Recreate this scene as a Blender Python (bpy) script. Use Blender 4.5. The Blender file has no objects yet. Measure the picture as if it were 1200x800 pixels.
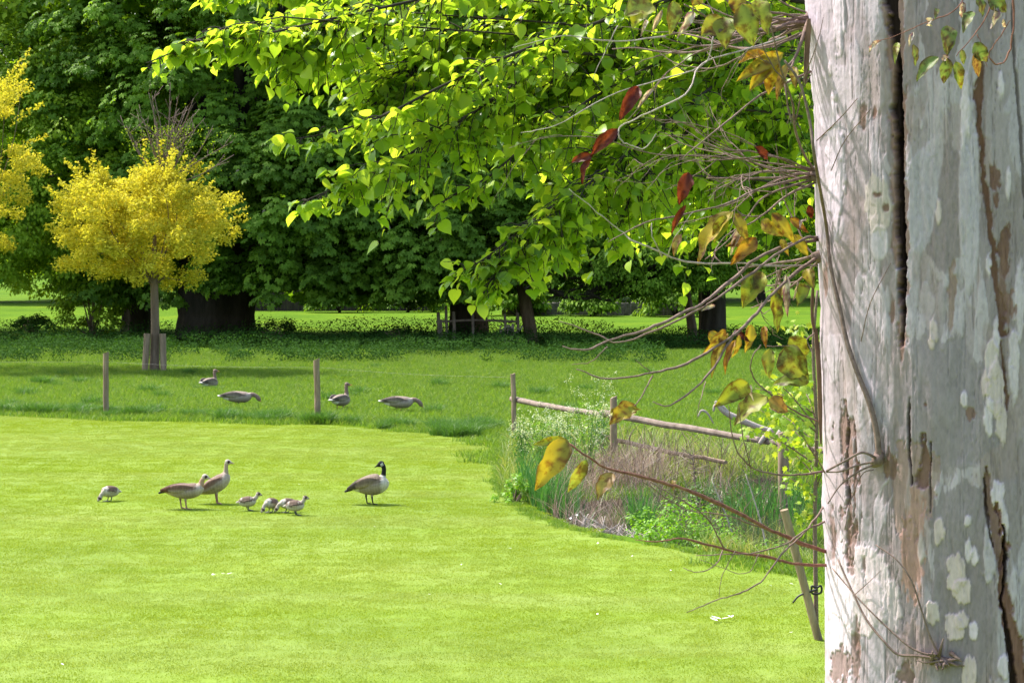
import bpy, bmesh, math
import numpy as np
from mathutils import Vector, Matrix, kdtree, geometry

# ---------------------------------------------------------------- camera, sky, sun, exposure
F = 2700.0            # focal length in photograph pixels (photograph 1200 wide)
H = 3.5               # camera height
HZ = 280.0            # horizon row of the photograph
scene = bpy.context.scene
cam_d = bpy.data.cameras.new('camera')
cam = bpy.data.objects.new('camera', cam_d)
scene.collection.objects.link(cam)
scene.camera = cam
cam.location = (0, 0, H)
cam.rotation_euler = (math.radians(90), 0, 0)
cam_d.sensor_width = 36.0
cam_d.lens = F / 1200.0 * 36.0
cam_d.shift_y = -(400.0 - HZ) / 1200.0
cam_d.clip_end = 6000.0
cam_d.clip_start = 0.1
cam_d.dof.use_dof = True
cam_d.dof.focus_distance = 12.0
cam_d.dof.aperture_fstop = 29.0

SUN_EL = math.radians(55)
sd = Vector((-0.85, 0.52, 0)).normalized()
SD = Vector((sd.x*math.cos(SUN_EL), sd.y*math.cos(SUN_EL), math.sin(SUN_EL)))
world = bpy.data.worlds.new('World'); scene.world = world; world.use_nodes = True
wn = world.node_tree
bg = wn.nodes['Background']; bg.inputs['Strength'].default_value = 0.15
sky = wn.nodes.new('ShaderNodeTexSky'); sky.sky_type = 'NISHITA'; sky.sun_disc = False
sky.sun_elevation = SUN_EL
sky.sun_rotation = math.atan2(SD.x, SD.y)
sky.air_density = 1.3; sky.dust_density = 3.0; sky.ozone_density = 1.0
wn.links.new(sky.outputs[0], bg.inputs[0])
sl = bpy.data.lights.new('sun', 'SUN'); sun = bpy.data.objects.new('sun', sl)
scene.collection.objects.link(sun)
sl.energy = 3.8; sl.angle = math.radians(1.5); sl.color = (1.0, 0.955, 0.88)
sun.rotation_euler = SD.to_track_quat('Z', 'Y').to_euler()
scene.view_settings.view_transform = 'Standard'; scene.view_settings.look = 'None'
scene.view_settings.gamma = 1.0; scene.view_settings.use_curve_mapping = False
scene.view_settings.exposure = 1.38
scene.cycles.max_bounces = 8
scene.cycles.transparent_max_bounces = 6
try: scene.cycles.use_denoising = True
except Exception: pass

# ---------------------------------------------------------------- helpers
def P(px, py, d): return np.array(((px-600.0)*d/F, d, H-(py-HZ)*d/F))
def G(px, py):
    d = F*H/(py-HZ); return np.array(((px-600.0)*d/F, d, 0.0))
def R(seed): return np.random.default_rng(seed)

def hash3(ix, iy, iz, seed):
    n = (ix.astype(np.int64)*374761393 + iy.astype(np.int64)*668265263 + iz.astype(np.int64)*2147483647//7 + seed*974634777) & 0xffffffff
    n = ((n ^ (n >> 13))*1274126177) & 0xffffffff
    n = ((n ^ (n >> 16))*2246822519) & 0xffffffff
    return ((n ^ (n >> 13)) & 0xffffff)/float(0xffffff)
def noise(x, y, z=None, seed=0):
    x = np.asarray(x, float); y = np.asarray(y, float)
    z = np.zeros_like(x) if z is None else np.asarray(z, float)
    x0 = np.floor(x); y0 = np.floor(y); z0 = np.floor(z)
    fx = x-x0; fy = y-y0; fz = z-z0
    fx = fx*fx*(3-2*fx); fy = fy*fy*(3-2*fy); fz = fz*fz*(3-2*fz)
    r = 0
    for dx in (0, 1):
        for dy in (0, 1):
            for dz in (0, 1):
                w = (fx if dx else 1-fx)*(fy if dy else 1-fy)*(fz if dz else 1-fz)
                r = r + w*hash3(x0+dx, y0+dy, z0+dz, seed)
    return r
def fbm(x, y, z=None, seed=0, o=4):
    r = 0; a = .5; t = 0; f = 1.0
    for k in range(o):
        r = r + a*noise(np.asarray(x)*f, np.asarray(y)*f, None if z is None else np.asarray(z)*f, seed+k*17); t += a; a *= .5; f *= 2.03
    return r/t
def sstep(a, b, x):
    t = np.clip((x-a)/(b-a), 0, 1); return t*t*(3-2*t)

def link(o, parent=None):
    scene.collection.objects.link(o)
    if parent is not None: o.parent = parent
    return o
def tag(o, label=None, cat=None, group=None, kind=None):
    if label: o['label'] = label
    if cat: o['category'] = cat
    if group: o['group'] = group
    if kind: o['kind'] = kind
    return o
def empty(name, loc, label, cat, group=None):
    o = bpy.data.objects.new(name, None); link(o); o.location = tuple(loc); o.empty_display_size = .2
    return tag(o, label, cat, group)
def mesh(name, V, Fs, mat, parent=None, attrs=None, smooth=True, origin=None, mats=None, midx=None):
    """V (n,3) world coordinates; Fs list of (m,k) arrays. origin = world position of the parent."""
    V = np.asarray(V, float)
    if origin is not None: V = V-np.asarray(origin, float)[None, :]
    if not isinstance(Fs, list): Fs = [Fs]
    Fs = [np.asarray(f, np.int32) for f in Fs if len(f)]
    me = bpy.data.meshes.new(name)
    me.vertices.add(len(V)); me.vertices.foreach_set('co', V.astype(np.float32).ravel())
    lt = np.concatenate([np.full(len(f), f.shape[1], np.int32) for f in Fs])
    li = np.concatenate([f.ravel() for f in Fs])
    ls = np.concatenate([[0], np.cumsum(lt)[:-1]]).astype(np.int32)
    me.loops.add(len(li)); me.loops.foreach_set('vertex_index', li)
    me.polygons.add(len(lt)); me.polygons.foreach_set('loop_start', ls); me.polygons.foreach_set('loop_total', lt)
    if mats:
        for m in mats: me.materials.append(m)
        if midx is not None: me.polygons.foreach_set('material_index', np.asarray(midx, np.int32))
    else: me.materials.append(mat)
    me.polygons.foreach_set('use_smooth', np.full(len(lt), smooth))
    for k, a in (attrs or {}).items():
        a = np.asarray(a, np.float32)
        if a.ndim == 1:
            at = me.attributes.new(k, 'FLOAT', 'POINT'); at.data.foreach_set('value', a)
        else:
            at = me.attributes.new(k, 'FLOAT_COLOR', 'POINT')
            if a.shape[1] == 3: a = np.hstack([a, np.ones((len(a), 1), np.float32)])
            at.data.foreach_set('color', a.ravel())
    me.update(calc_edges=True); me.validate()
    o = bpy.data.objects.new(name, me); link(o, parent)
    if origin is not None and parent is None: o.location = tuple(origin)
    return o

def smooth_path(pts, n=6):
    """Catmull-Rom through pts (k,3+)"""
    p = np.asarray(pts, float)
    if len(p) < 3: 
        t = np.linspace(0, 1, n+1)[:, None]; return p[0]*(1-t)+p[-1]*t
    q = np.vstack([2*p[0]-p[1], p, 2*p[-1]-p[-2]])
    out = []
    for i in range(1, len(q)-2):
        t = np.linspace(0, 1, n, endpoint=False)[:, None]
        a, b, c, d = q[i-1], q[i], q[i+1], q[i+2]
        out.append(.5*((2*b)+(-a+c)*t+(2*a-5*b+4*c-d)*t**2+(-a+3*b-3*c+d)*t**3))
    out.append(p[-1][None, :]); return np.vstack(out)
class Tubes:
    def __init__(s): s.V = []; s.F = []; s.r = []; s.n = 0
    def add(s, pts, rad, sides=6, rnd=None, cap=True, oval=None):
        pts = np.asarray(pts, float); k = len(pts)
        rad = np.interp(np.linspace(0, 1, k), np.linspace(0, 1, len(np.atleast_1d(rad))), np.atleast_1d(rad)) if np.size(rad) > 1 else np.full(k, float(rad))
        T = np.gradient(pts, axis=0); T /= np.linalg.norm(T, axis=1)[:, None]+1e-12
        ref = np.array((0, 0, 1.)) if abs(T[0][2]) < .9 else np.array((1., 0, 0))
        N = np.zeros_like(T); u = np.cross(T[0], ref); u /= np.linalg.norm(u)
        for i in range(k):
            u = u-T[i]*np.dot(u, T[i]); u /= np.linalg.norm(u)+1e-12; N[i] = u
        B = np.cross(T, N)
        a = np.linspace(0, 2*np.pi, sides, endpoint=False)
        ring = pts[:, None, :]+rad[:, None, None]*(np.cos(a)[None, :, None]*N[:, None, :]+np.sin(a)[None, :, None]*B[:, None, :])
        s.V.append(ring.reshape(-1, 3))
        i = np.arange(k-1)[:, None]*sides; j = np.arange(sides)[None, :]; j2 = (j+1) % sides
        q = np.stack([i+j, i+j2, i+sides+j2, i+sides+j], -1).reshape(-1, 4)+s.n
        s.F.append(q)
        nv = k*sides
        if cap:
            s.V.append(pts[[0, -1]]); c0 = s.n+nv; c1 = c0+1
            jj = np.arange(sides); j3 = (jj+1) % sides
            # caps as degenerate-free quads -> use triangles stored separately
            s.tris = getattr(s, 'tris', [])
            s.tris.append(np.stack([np.full(sides, c0), s.n+j3, s.n+jj], -1))
            b = s.n+(k-1)*sides
            s.tris.append(np.stack([np.full(sides, c1), b+jj, b+j3], -1)); nv += 2
        s.r.append(np.full(nv, .5 if rnd is None else rnd)); s.n += nv
    def build(s, name, mat, parent=None, origin=None, **k):
        Fs = [np.vstack(s.F)]
        if getattr(s, 'tris', None): Fs.append(np.vstack(s.tris))
        return mesh(name, np.vstack(s.V), Fs, mat, parent, {'rnd': np.concatenate(s.r)}, origin=origin, **k)

def cloud(T, TF, pos, nrm, tip, size, rnd, curl=None):
    """instances of a leaf template baked to arrays"""
    n = len(pos); nrm = nrm/(np.linalg.norm(nrm, axis=1)[:, None]+1e-9)
    tip = tip-nrm*np.sum(tip*nrm, 1)[:, None]; tip /= np.linalg.norm(tip, axis=1)[:, None]+1e-9
    x = np.cross(tip, nrm); size = np.asarray(size)
    s3 = size[:, None, None] if size.ndim == 1 else size[:, None, :]
    L = T[None]*s3
    V = pos[:, None, :]+L[..., 0:1]*x[:, None]+L[..., 1:2]*tip[:, None]+L[..., 2:3]*nrm[:, None]
    k = len(T); off = (np.arange(n)*k)[:, None, None]
    Fs = [(f[None]+off).reshape(-1, f.shape[1]) for f in TF]
    return V.reshape(-1, 3), Fs, np.repeat(rnd, k)

# leaf templates: x across, y to the tip, z normal
T_DIA = np.array([(0, 0, 0), (-.3, .45, .06), (0, 1, -.12), (.3, .45, .06)]); F_DIA = [np.array([(0, 1, 2), (0, 2, 3)])]
def t_palm(nl=7):
    V = []; Fc = []
    for i in range(nl):
        a = (i-(nl-1)/2)*math.radians(280/nl); L = .52-.10*abs(i-(nl-1)/2)/((nl-1)/2)
        ca, sa = math.cos(a), math.sin(a); b = len(V)
        for (w, l, z) in ((0, .02, 0), (-.13, .62*L/.5*.5/.5, -.02), (0, L, -.17), (.13, .62*L/.5*.5/.5, -.02), (0, .3, .03)):
            l = l if l < .9 else .9
            V.append((w*ca+l*sa if False else w*ca+l*sa, l*ca-w*sa, z-.10*l))
        Fc += [(b, b+1, b+4), (b+1, b+2, b+4), (b+2, b+3, b+4), (b+3, b, b+4)]
    return np.array(V), [np.array(Fc)]
def t_palm5():
    V = []; Fc = []
    for i in range(6):
        a = (i-2.5)*math.radians(48); L = .55-.05*abs(i-2.5)
        ca, sa = math.cos(a), math.sin(a); b = len(V)
        for (w, l, z) in ((0, 0, 0), (-.14, .66*L, -.03), (0, L, -.2), (.14, .66*L, -.03)):
            V.append((w*ca+l*sa, l*ca-w*sa, z))
        Fc += [(b, b+1, b+2), (b, b+2, b+3)]
    return np.array(V), [np.array(Fc)]
T_PALM, F_PALM = t_palm5()
def t_outline(pts, fold=.06, droop=.12, rows=None):
    """leaf from half outline [(w, y)...] base->tip, folded on the midrib"""
    V = []; Fq = []
    for i, (w, y) in enumerate(pts):
        z = -droop*y*y
        V += [(-w, y, z+fold*w*2), (0, y, z), (w, y, z+fold*w*2)]
    for i in range(len(pts)-1):
        a = i*3
        Fq += [(a, a+3, a+4, a+1), (a+1, a+4, a+5, a+2)]
    return np.array(V), [np.array(Fq)]
T_HEART, F_HEART = t_outline([(.12, -.10), (.34, -.03), (.46, .15), (.48, .33), (.42, .50), (.28, .70), (.10, .88), (.0, 1.03)], fold=.12, droop=.25)
T_OVAL, F_OVAL = t_outline([(.0, 0), (.16, .1), (.26, .28), (.29, .45), (.25, .65), (.14, .84), (.0, 1)], fold=.16, droop=.15)
def t_maple():
    out = [(0, 0), (-.25, -.05), (-.2, .12), (-.55, .2), (-.36, .38), (-.42, .62), (-.16, .56), (0, 1), (.16, .56), (.42, .62), (.36, .38), (.55, .2), (.2, .12), (.25, -.05)]
    V = [(x, y, -.12*(x*x+y*y)) for x, y in out]+[(0, .3, .05)]
    c = len(out); return np.array(V), [np.array([(i, (i+1) % c, c) for i in range(c)])]
T_MAP, F_MAP = t_maple()

# ---------------------------------------------------------------- materials
class MT:
    def __init__(s, name):
        s.m = bpy.data.materials.new(name); s.m.use_nodes = True; s.t = s.m.node_tree; s.b = s.t.nodes['Principled BSDF']; s.out = s.t.nodes['Material Output']
    def n(s, ty, **k):
        q = s.t.nodes.new(ty)
        for a, v in k.items(): setattr(q, a, v)
        return q
    def l(s, a, b): s.t.links.new(a, b)
    def attr(s, name): q = s.n('ShaderNodeAttribute'); q.attribute_name = name; return q
    def noise(s, scale, detail=4, vec=None, rough=.6, stretch=None):
        q = s.n('ShaderNodeTexNoise'); q.inputs['Scale'].default_value = scale; q.inputs['Detail'].default_value = detail; q.inputs['Roughness'].default_value = rough
        tc = s.n('ShaderNodeTexCoord').outputs['Object'] if vec is None else vec
        if stretch:
            mp = s.n('ShaderNodeMapping'); mp.inputs['Scale'].default_value = stretch; s.l(tc, mp.inputs[0]); tc = mp.outputs[0]
        s.l(tc, q.inputs['Vector']); return q
    def ramp(s, fac, stops, inter='LINEAR'):
        q = s.n('ShaderNodeValToRGB'); q.color_ramp.interpolation = inter; e = q.color_ramp.elements
        while len(e) < len(stops): e.new(.5)
        for i, (p, c) in enumerate(stops): e[i].position = p; e[i].color = (*c, 1)
        s.l(fac, q.inputs[0]); return q.outputs[0]
    def mix(s, fac, a, b, ty='MIX'):
        q = s.n('ShaderNodeMix', data_type='RGBA', blend_type=ty)
        for k, v in ((0, fac), (6, a), (7, b)):
            if isinstance(v, (int, float)): q.inputs[k].default_value = v
            elif isinstance(v, tuple): q.inputs[k].default_value = (*v, 1)
            else: s.l(v, q.inputs[k])
        return q.outputs[2]
    def bump(s, h, strength=.5, dist=.01):
        q = s.n('ShaderNodeBump'); q.inputs['Strength'].default_value = strength; q.inputs['Distance'].default_value = dist
        s.l(h, q.inputs['Height']); s.l(q.outputs[0], s.b.inputs['Normal']); return q.outputs[0]

def leafmat(name, stops, trans=.45, tcol=(1.25, 1.2, .45), rough=.45, spec=.35, nscale=None):
    m = MT(name); a = m.attr('rnd').outputs['Fac']
    c = m.ramp(a, stops)
    if nscale:
        nz = m.noise(nscale, 3); c = m.mix(nz.outputs['Fac'], c, m.mix(1.0, c, (.55, .6, .5), 'MULTIPLY'))
    m.l(c, m.b.inputs['Base Color']); m.b.inputs['Roughness'].default_value = rough; m.b.inputs['Specular IOR Level'].default_value = spec
    tr = m.n('ShaderNodeBsdfTranslucent'); m.l(m.mix(1.0, c, tcol, 'MULTIPLY'), tr.inputs['Color'])
    mx = m.n('ShaderNodeMixShader'); mx.inputs[0].default_value = trans
    m.l(m.b.outputs[0], mx.inputs[1]); m.l(tr.outputs[0], mx.inputs[2]); m.l(mx.outputs[0], m.out.inputs['Surface'])
    return m.m
def barkmat(name, c0, c1, scale=6, stretch=(1, 1, .2), bump=.6, dist=.02, rough=.9):
    m = MT(name); nz = m.noise(scale, 6, stretch=stretch, rough=.7)
    m.l(m.ramp(nz.outputs['Fac'], [(.3, c0), (.7, c1)]), m.b.inputs['Base Color']); m.b.inputs['Roughness'].default_value = rough
    m.b.inputs['Specular IOR Level'].default_value = .2
    m.bump(nz.outputs['Fac'], bump, dist); return m.m

M = {}
M['chest'] = leafmat('chestnut_leaf', [(0, (.06, .125, .012)), (.5, (.145, .265, .026)), (1, (.26, .42, .045))], trans=.45, tcol=(1.4, 1.4, .4), rough=.6, spec=.18)
M['maple'] = leafmat('maple_leaf', [(0, (.11, .19, .012)), (.5, (.24, .37, .024)), (1, (.38, .50, .045))], trans=.5, rough=.6, spec=.15)
M['yew'] = leafmat('yew_leaf', [(0, (.06, .13, .012)), (.5, (.14, .26, .02)), (1, (.26, .42, .035))], trans=.42, rough=.6, spec=.15)
M['farleaf'] = leafmat('far_leaf', [(0, (.03, .09, .012)), (1, (.08, .20, .02))], trans=.35, rough=.6, spec=.1)
M['lime'] = leafmat('lime_leaf', [(0, (.13, .25, .025)), (.5, (.21, .35, .035)), (1, (.34, .46, .06))], trans=.66, tcol=(1.75, 1.5, .6), rough=.35, spec=.4)
M['yellow'] = leafmat('yellow_leaf', [(0, (.34, .315, .027)), (.5, (.61, .545, .05)), (1, (.77, .70, .10))], trans=.45, tcol=(1.1, 1.08, .6), rough=.7, spec=.1)
M['sapling'] = leafmat('sapling_leaf', [(0, (.16, .28, .03)), (.5, (.28, .40, .04)), (1, (.46, .48, .06))], trans=.5, tcol=(1.1, 1.1, .4))
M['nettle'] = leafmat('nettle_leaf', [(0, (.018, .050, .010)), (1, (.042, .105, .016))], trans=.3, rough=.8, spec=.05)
M['shrub'] = leafmat('shrub_leaf', [(0, (.10, .24, .02)), (1, (.22, .42, .03))], trans=.45)
M['bramble'] = leafmat('bramble_leaf', [(0, (.04, .09, .02)), (1, (.11, .20, .04))], trans=.3)
M['iris'] = leafmat('iris_leaf', [(0, (.04, .13, .03)), (1, (.10, .25, .05))], trans=.35, tcol=(1.1, 1.2, .5))
def lawnblade():
    m = MT('lawn_blade'); a = m.attr('rnd').outputs['Fac']; geo = m.n('ShaderNodeNewGeometry').outputs['Position']
    c = m.ramp(a, [(0, (.19, .27, .014)), (1, (.285, .36, .028))]); b1 = m.noise(1.0, 2, vec=geo, stretch=(.07, .55, 1)); b2 = m.noise(1.0, 4, vec=geo, stretch=(.5, 1.3, 1))
    c = m.mix(m.ramp(b1.outputs['Fac'], [(.42, (0, 0, 0)), (.60, (1, 1, 1))]), c, m.mix(1.0, c, (1.12, 1.05, 3.0), 'MULTIPLY'))
    c = m.mix(m.ramp(b2.outputs['Fac'], [(.35, (0, 0, 0)), (.70, (1, 1, 1))]), m.mix(1.0, c, (.88, .94, .85), 'MULTIPLY'), c)
    m.l(c, m.b.inputs['Base Color']); m.b.inputs['Roughness'].default_value = .7; m.b.inputs['Specular IOR Level'].default_value = .1
    tr = m.n('ShaderNodeBsdfTranslucent'); m.l(m.mix(1.0, c, (1.2, 1.12, .5), 'MULTIPLY'), tr.inputs['Color']); mx = m.n('ShaderNodeMixShader'); mx.inputs[0].default_value = .45
    m.l(m.b.outputs[0], mx.inputs[1]); m.l(tr.outputs[0], mx.inputs[2]); m.l(mx.outputs[0], m.out.inputs['Surface']); return m.m
M['lawnb'] = lawnblade()
M['meadb'] = leafmat('meadow_blade', [(0, (.085, .16, .018)), (.5, (.13, .235, .028)), (.9, (.175, .285, .04)), (1, (.28, .32, .11))], trans=.45, tcol=(1.25, 1.2, .4), rough=.55, spec=.2)
M['tuft'] = leafmat('tuft_blade', [(0, (.04, .12, .015)), (1, (.10, .22, .03))], trans=.4)
M['rough'] = leafmat('rough_grass', [(0, (.12, .20, .03)), (.6, (.22, .30, .06)), (1, (.42, .36, .18))], trans=.4)
M['dead'] = leafmat('dead_reed', [(0, (.14, .095, .07)), (.5, (.29, .21, .165)), (1, (.46, .37, .30))], trans=.3, tcol=(1, .9, .8))
M['bark_dark'] = barkmat('dark_bark', (.020, .016, .012), (.06, .048, .036), 5)
M['bark_grey'] = barkmat('grey_bark', (.10, .068, .048), (.23, .165, .12), 8)
M['twig'] = barkmat('twig_bark', (.09, .058, .048), (.26, .18, .15), 60, (1, 1, 1), .3, .002)
M['twig_red'] = barkmat('red_twig_bark', (.12, .045, .035), (.30, .14, .10), 60, (1, 1, 1), .3, .002)
M['twig_grey'] = barkmat('pale_twig_bark', (.22, .17, .15), (.50, .43, .38), 50, (1, 1, 1), .3, .002)
M['wood'] = barkmat('weathered_wood', (.13, .085, .055), (.36, .27, .185), 14, (1, 1, .12), .5, .006)
M['woodgrey'] = barkmat('grey_wood', (.10, .075, .06), (.26, .205, .17), 14, (.4, .4, .4), .5, .006)
M['mud'] = barkmat('mud', (.02, .016, .012), (.07, .055, .045), 12, (1, 1, 1), .6, .03, .5)
# ---------------------------------------------------------------- ground, lawn, pond
bank_px = [(560, 517), (578, 522), (587, 536), (584, 552), (586, 570), (598, 588), (622, 604), (660, 618), (705, 630), (770, 640), (830, 652), (900, 668), (985, 690)]
BANK = np.array([G(*p)[:2] for p in bank_px])
wet_px = [(640, 588), (650, 604), (700, 619), (770, 629), (830, 640), (900, 655), (1000, 670), (1010, 566), (940, 552), (860, 555), (800, 566), (740, 578), (690, 582)]
WET = np.array([G(*p)[:2] for p in wet_px])
def inside(poly, x, y):
    r = np.zeros(x.shape, bool); n = len(poly)
    for i in range(n):
        x0, y0 = poly[i]; x1, y1 = poly[(i+1) % n]
        c = ((y0 > y) != (y1 > y)) & (x < (x1-x0)*(y-y0)/(y1-y0+1e-12)+x0); r ^= c
    return r
def polydist(poly, x, y, closed=True):
    d = np.full(x.shape, 1e9); n = len(poly)
    for i in range(n if closed else n-1):
        a = poly[i]; b = poly[(i+1) % n]; e = b-a
        t = np.clip(((x-a[0])*e[0]+(y-a[1])*e[1])/(e@e), 0, 1)
        d = np.minimum(d, np.hypot(x-a[0]-t*e[0], y-a[1]-t*e[1]))
    return d
def dip(x, y):
    x = np.asarray(x, float); y = np.asarray(y, float)
    s = polydist(WET, x, y); s = np.where(inside(WET, x, y), -s, s)
    return -.34*sstep(.22, -.5, s)
def axis(parts):
    return np.concatenate([np.arange(a, b, s) for a, b, s in parts]+[[parts[-1][1]]])
gx = axis([(-3000, -200, 400), (-200, -40, 20), (-40, -3, 2.5), (-3, 9, .18), (9, 40, 2.5), (40, 200, 20), (200, 3000, 400)])
gy = axis([(-300, 0, 50), (0, 22, 2), (22, 42, .18), (42, 120, 3), (120, 200, 20), (200, 3000, 400)])
XX, YY = np.meshgrid(gx, gy); ZZ = dip(XX, YY)
und = (fbm(XX*.15, YY*.15, seed=4)-.5)*.10*sstep(46, 52, YY)*sstep(200, 100, YY)
ZZ = ZZ+und-.0
nx = len(gx); ii, jj = np.meshgrid(np.arange(len(gy)-1), np.arange(nx-1), indexing='ij'); a0 = (ii*nx+jj).ravel()
m = MT('meadow_ground'); geo = m.n('ShaderNodeNewGeometry')
n1 = m.noise(.35, 5, vec=geo.outputs['Position']); n2 = m.noise(9, 5, vec=geo.outputs['Position'])
c = m.ramp(n1.outputs['Fac'], [(.3, (.07, .135, .012)), (.55, (.10, .175, .014)), (.75, (.155, .215, .014))])
c = m.mix(n2.outputs['Fac'], m.mix(1.0, c, (.6, .7, .6), 'MULTIPLY'), c)
sp = m.n('ShaderNodeSeparateXYZ'); m.l(geo.outputs['Position'], sp.inputs[0])
mr = m.n('ShaderNodeMapRange'); mr.inputs[1].default_value = -.10; mr.inputs[2].default_value = -.02; m.l(sp.outputs['Z'], mr.inputs[0])
c = m.mix(mr.outputs[0], (.05, .038, .028), c); m.l(c, m.b.inputs['Base Color']); m.b.inputs['Roughness'].default_value = 1.0; m.b.inputs['Specular IOR Level'].default_value = .03
m.bump(n2.outputs['Fac'], .8, .06)
ground = mesh('ground', np.stack([XX.ravel(), YY.ravel(), ZZ.ravel()], 1), [np.stack([a0, a0+1, a0+nx+1, a0+nx], -1)], m.m); tag(ground, kind='structure')

# lawn sheet
far_px = [(-2600, 478), (-600, 484), (0, 487), (130, 493), (371, 497), (500, 508)]
LP = [G(*p)[:2] for p in far_px]+[b for b in BANK]
LP = [np.array((-60., -6.))]+[np.array((-60., LP[0][1]))]+[p for p in LP if p[0] > -59]+[np.array((9., 21.)), np.array((60., 20.)), np.array((60., -6.))]
LAWN = np.array(LP)
# densify + wobble the far edge
tri = geometry.tessellate_polygon([[Vector((p[0], p[1], 0)) for p in LAWN]])
m = MT('lawn'); geo = m.n('ShaderNodeNewGeometry')
n1 = m.noise(.28, 4, vec=geo.outputs['Position']); n2 = m.noise(22, 5, vec=geo.outputs['Position'])
n3 = m.noise(1.0, 3, vec=geo.outputs['Position'], stretch=(.25, 1.1, 1))
c = m.ramp(n1.outputs['Fac'], [(.3, (.13, .20, .012)), (.5, (.155, .23, .014)), (.72, (.18, .25, .02))])
c = m.mix(m.ramp(n3.outputs['Fac'], [(.42, (0, 0, 0)), (.62, (1, 1, 1))]), c, m.mix(1.0, c, (1.1, 1.02, 2.2), 'MULTIPLY'))
c = m.mix(n2.outputs['Fac'], m.mix(1.0, c, (.72, .78, .6), 'MULTIPLY'), c)
m.l(c, m.b.inputs['Base Color']); m.b.inputs['Roughness'].default_value = .8; m.b.inputs['Specular IOR Level'].default_value = .2
m.bump(n2.outputs['Fac'], .6, .02)
lawn = mesh('lawn', np.array([(p[0], p[1], .004) for p in LAWN]), [np.array(tri)], m.m); tag(lawn, kind='structure')

# pond water
m = MT('pond_water'); m.b.inputs['Base Color'].default_value = (.022, .024, .016, 1); m.b.inputs['Roughness'].default_value = .06
nz = m.noise(5, 3); m.bump(nz.outputs['Fac'], .15, .02)
wp = np.array([(-1.2, 26.), (9, 25), (9, 37), (-1.2, 37)])
pond = mesh('pond_water', np.array([(x, y, -.11) for x, y in wp]), [np.array([(0, 1, 2, 3)])], m.m); tag(pond, kind='structure')

# ---------------------------------------------------------------- grass (stuff)
def blades(px, py, pz, h, w, lean, rnd, rg, seg=2):
    n = len(px); a = rg.uniform(0, 2*np.pi, n); b = rg.uniform(0, 2*np.pi, n)
    d = np.stack([np.cos(a), np.sin(a), 0*a], 1); s = np.stack([np.cos(b), np.sin(b), 0*b], 1)
    base = np.stack([px, py, pz], 1); lean = np.asarray(lean)*np.ones(n); h = np.asarray(h)*np.ones(n); w = np.asarray(w)*np.ones(n)
    rows = []
    for t, ww in ((0, 1), (.55, .8), (1, .12)):
        c = base+d*(lean*h*t*t)[:, None]; c[:, 2] += h*t*(1-.25*t*lean)
        rows += [c-s*(w*ww*.5)[:, None], c+s*(w*ww*.5)[:, None]]
    V = np.stack(rows, 1).reshape(-1, 3); o = np.arange(n)*6
    Fq = np.concatenate([np.stack([o, o+1, o+3, o+2], 1), np.stack([o+2, o+3, o+5, o+4], 1)])
    return V, Fq, np.repeat(rnd, 6)
def patch_src(name, size, n, h, w, lean, mat, seed, rmax=1.0, clumpy=0):
    rg = R(seed); x = rg.uniform(-size/2, size/2, n); y = rg.uniform(-size/2, size/2, n)
    if clumpy:
        cx = rg.uniform(-size/2, size/2, (clumpy, 2)); k = rg.integers(0, clumpy, n); x = cx[k, 0]+rg.normal(0, size*.05, n); y = cx[k, 1]+rg.normal(0, size*.05, n)
    hh = h*rg.uniform(.45, 1.15, n)
    V, Fq, r = blades(x, y, np.full(n, -.01), hh, w*rg.uniform(.7, 1.3, n), lean*rg.uniform(.2, 1.4, n), rg.uniform(0, rmax, n), rg)
    me = mesh(name, V, [Fq], mat, attrs={'rnd': r}); scene.collection.objects.unlink(me); return me
def scatter(name, pts, srcs, smin, smax, label, cat):
    coll = bpy.data.collections.new(name+'_blades')
    for s in srcs: coll.objects.link(s)
    me = bpy.data.meshes.new(name); me.vertices.add(len(pts)); me.vertices.foreach_set('co', np.asarray(pts, np.float32).ravel()); me.update()
    o = bpy.data.objects.new(name, me); link(o)
    ng = bpy.data.node_groups.new(name, 'GeometryNodeTree')
    ng.interface.new_socket('Geometry', in_out='INPUT', socket_type='NodeSocketGeometry'); ng.interface.new_socket('Geometry', in_out='OUTPUT', socket_type='NodeSocketGeometry')
    gi = ng.nodes.new('NodeGroupInput'); go = ng.nodes.new('NodeGroupOutput'); ip = ng.nodes.new('GeometryNodeInstanceOnPoints')
    ci = ng.nodes.new('GeometryNodeCollectionInfo'); ci.inputs['Collection'].default_value = coll; ci.inputs['Separate Children'].default_value = True; ci.inputs['Reset Children'].default_value = True
    rv = ng.nodes.new('FunctionNodeRandomValue'); rv.data_type = 'FLOAT_VECTOR'; rv.inputs[0].default_value = (0, 0, 0); rv.inputs[1].default_value = (0, 0, 6.283)
    rs = ng.nodes.new('FunctionNodeRandomValue'); rs.data_type = 'FLOAT'; rs.inputs[2].default_value = smin; rs.inputs[3].default_value = smax
    ip.inputs['Pick Instance'].default_value = True
    L = ng.links.new
    L(gi.outputs[0], ip.inputs['Points']); L(ci.outputs[0], ip.inputs['Instance']); L(rv.outputs[0], ip.inputs['Rotation']); L(rs.outputs[1], ip.inputs['Scale']); L(ip.outputs[0], go.inputs[0])
    md = o.modifiers.new('scatter', 'NODES'); md.node_group = ng
    return tag(o, label, cat, kind='stuff')
def grid_pts(x0, x1, y0, y1, st, rg, jit=.3):
    x, y = np.meshgrid(np.arange(x0, x1, st), np.arange(y0, y1, st)); x = x.ravel(); y = y.ravel()
    return x+rg.uniform(-jit, jit, len(x))*st, y+rg.uniform(-jit, jit, len(x))*st
rg = R(11)
x, y = grid_pts(-22, 12, 15.5, 48, .5, rg)
k = (np.abs(x) < y*.235+2.0) & inside(LAWN, x, y) & (polydist(BANK, x, y, False) > .12) & ((y < 44.3) | (x > -30))
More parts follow.
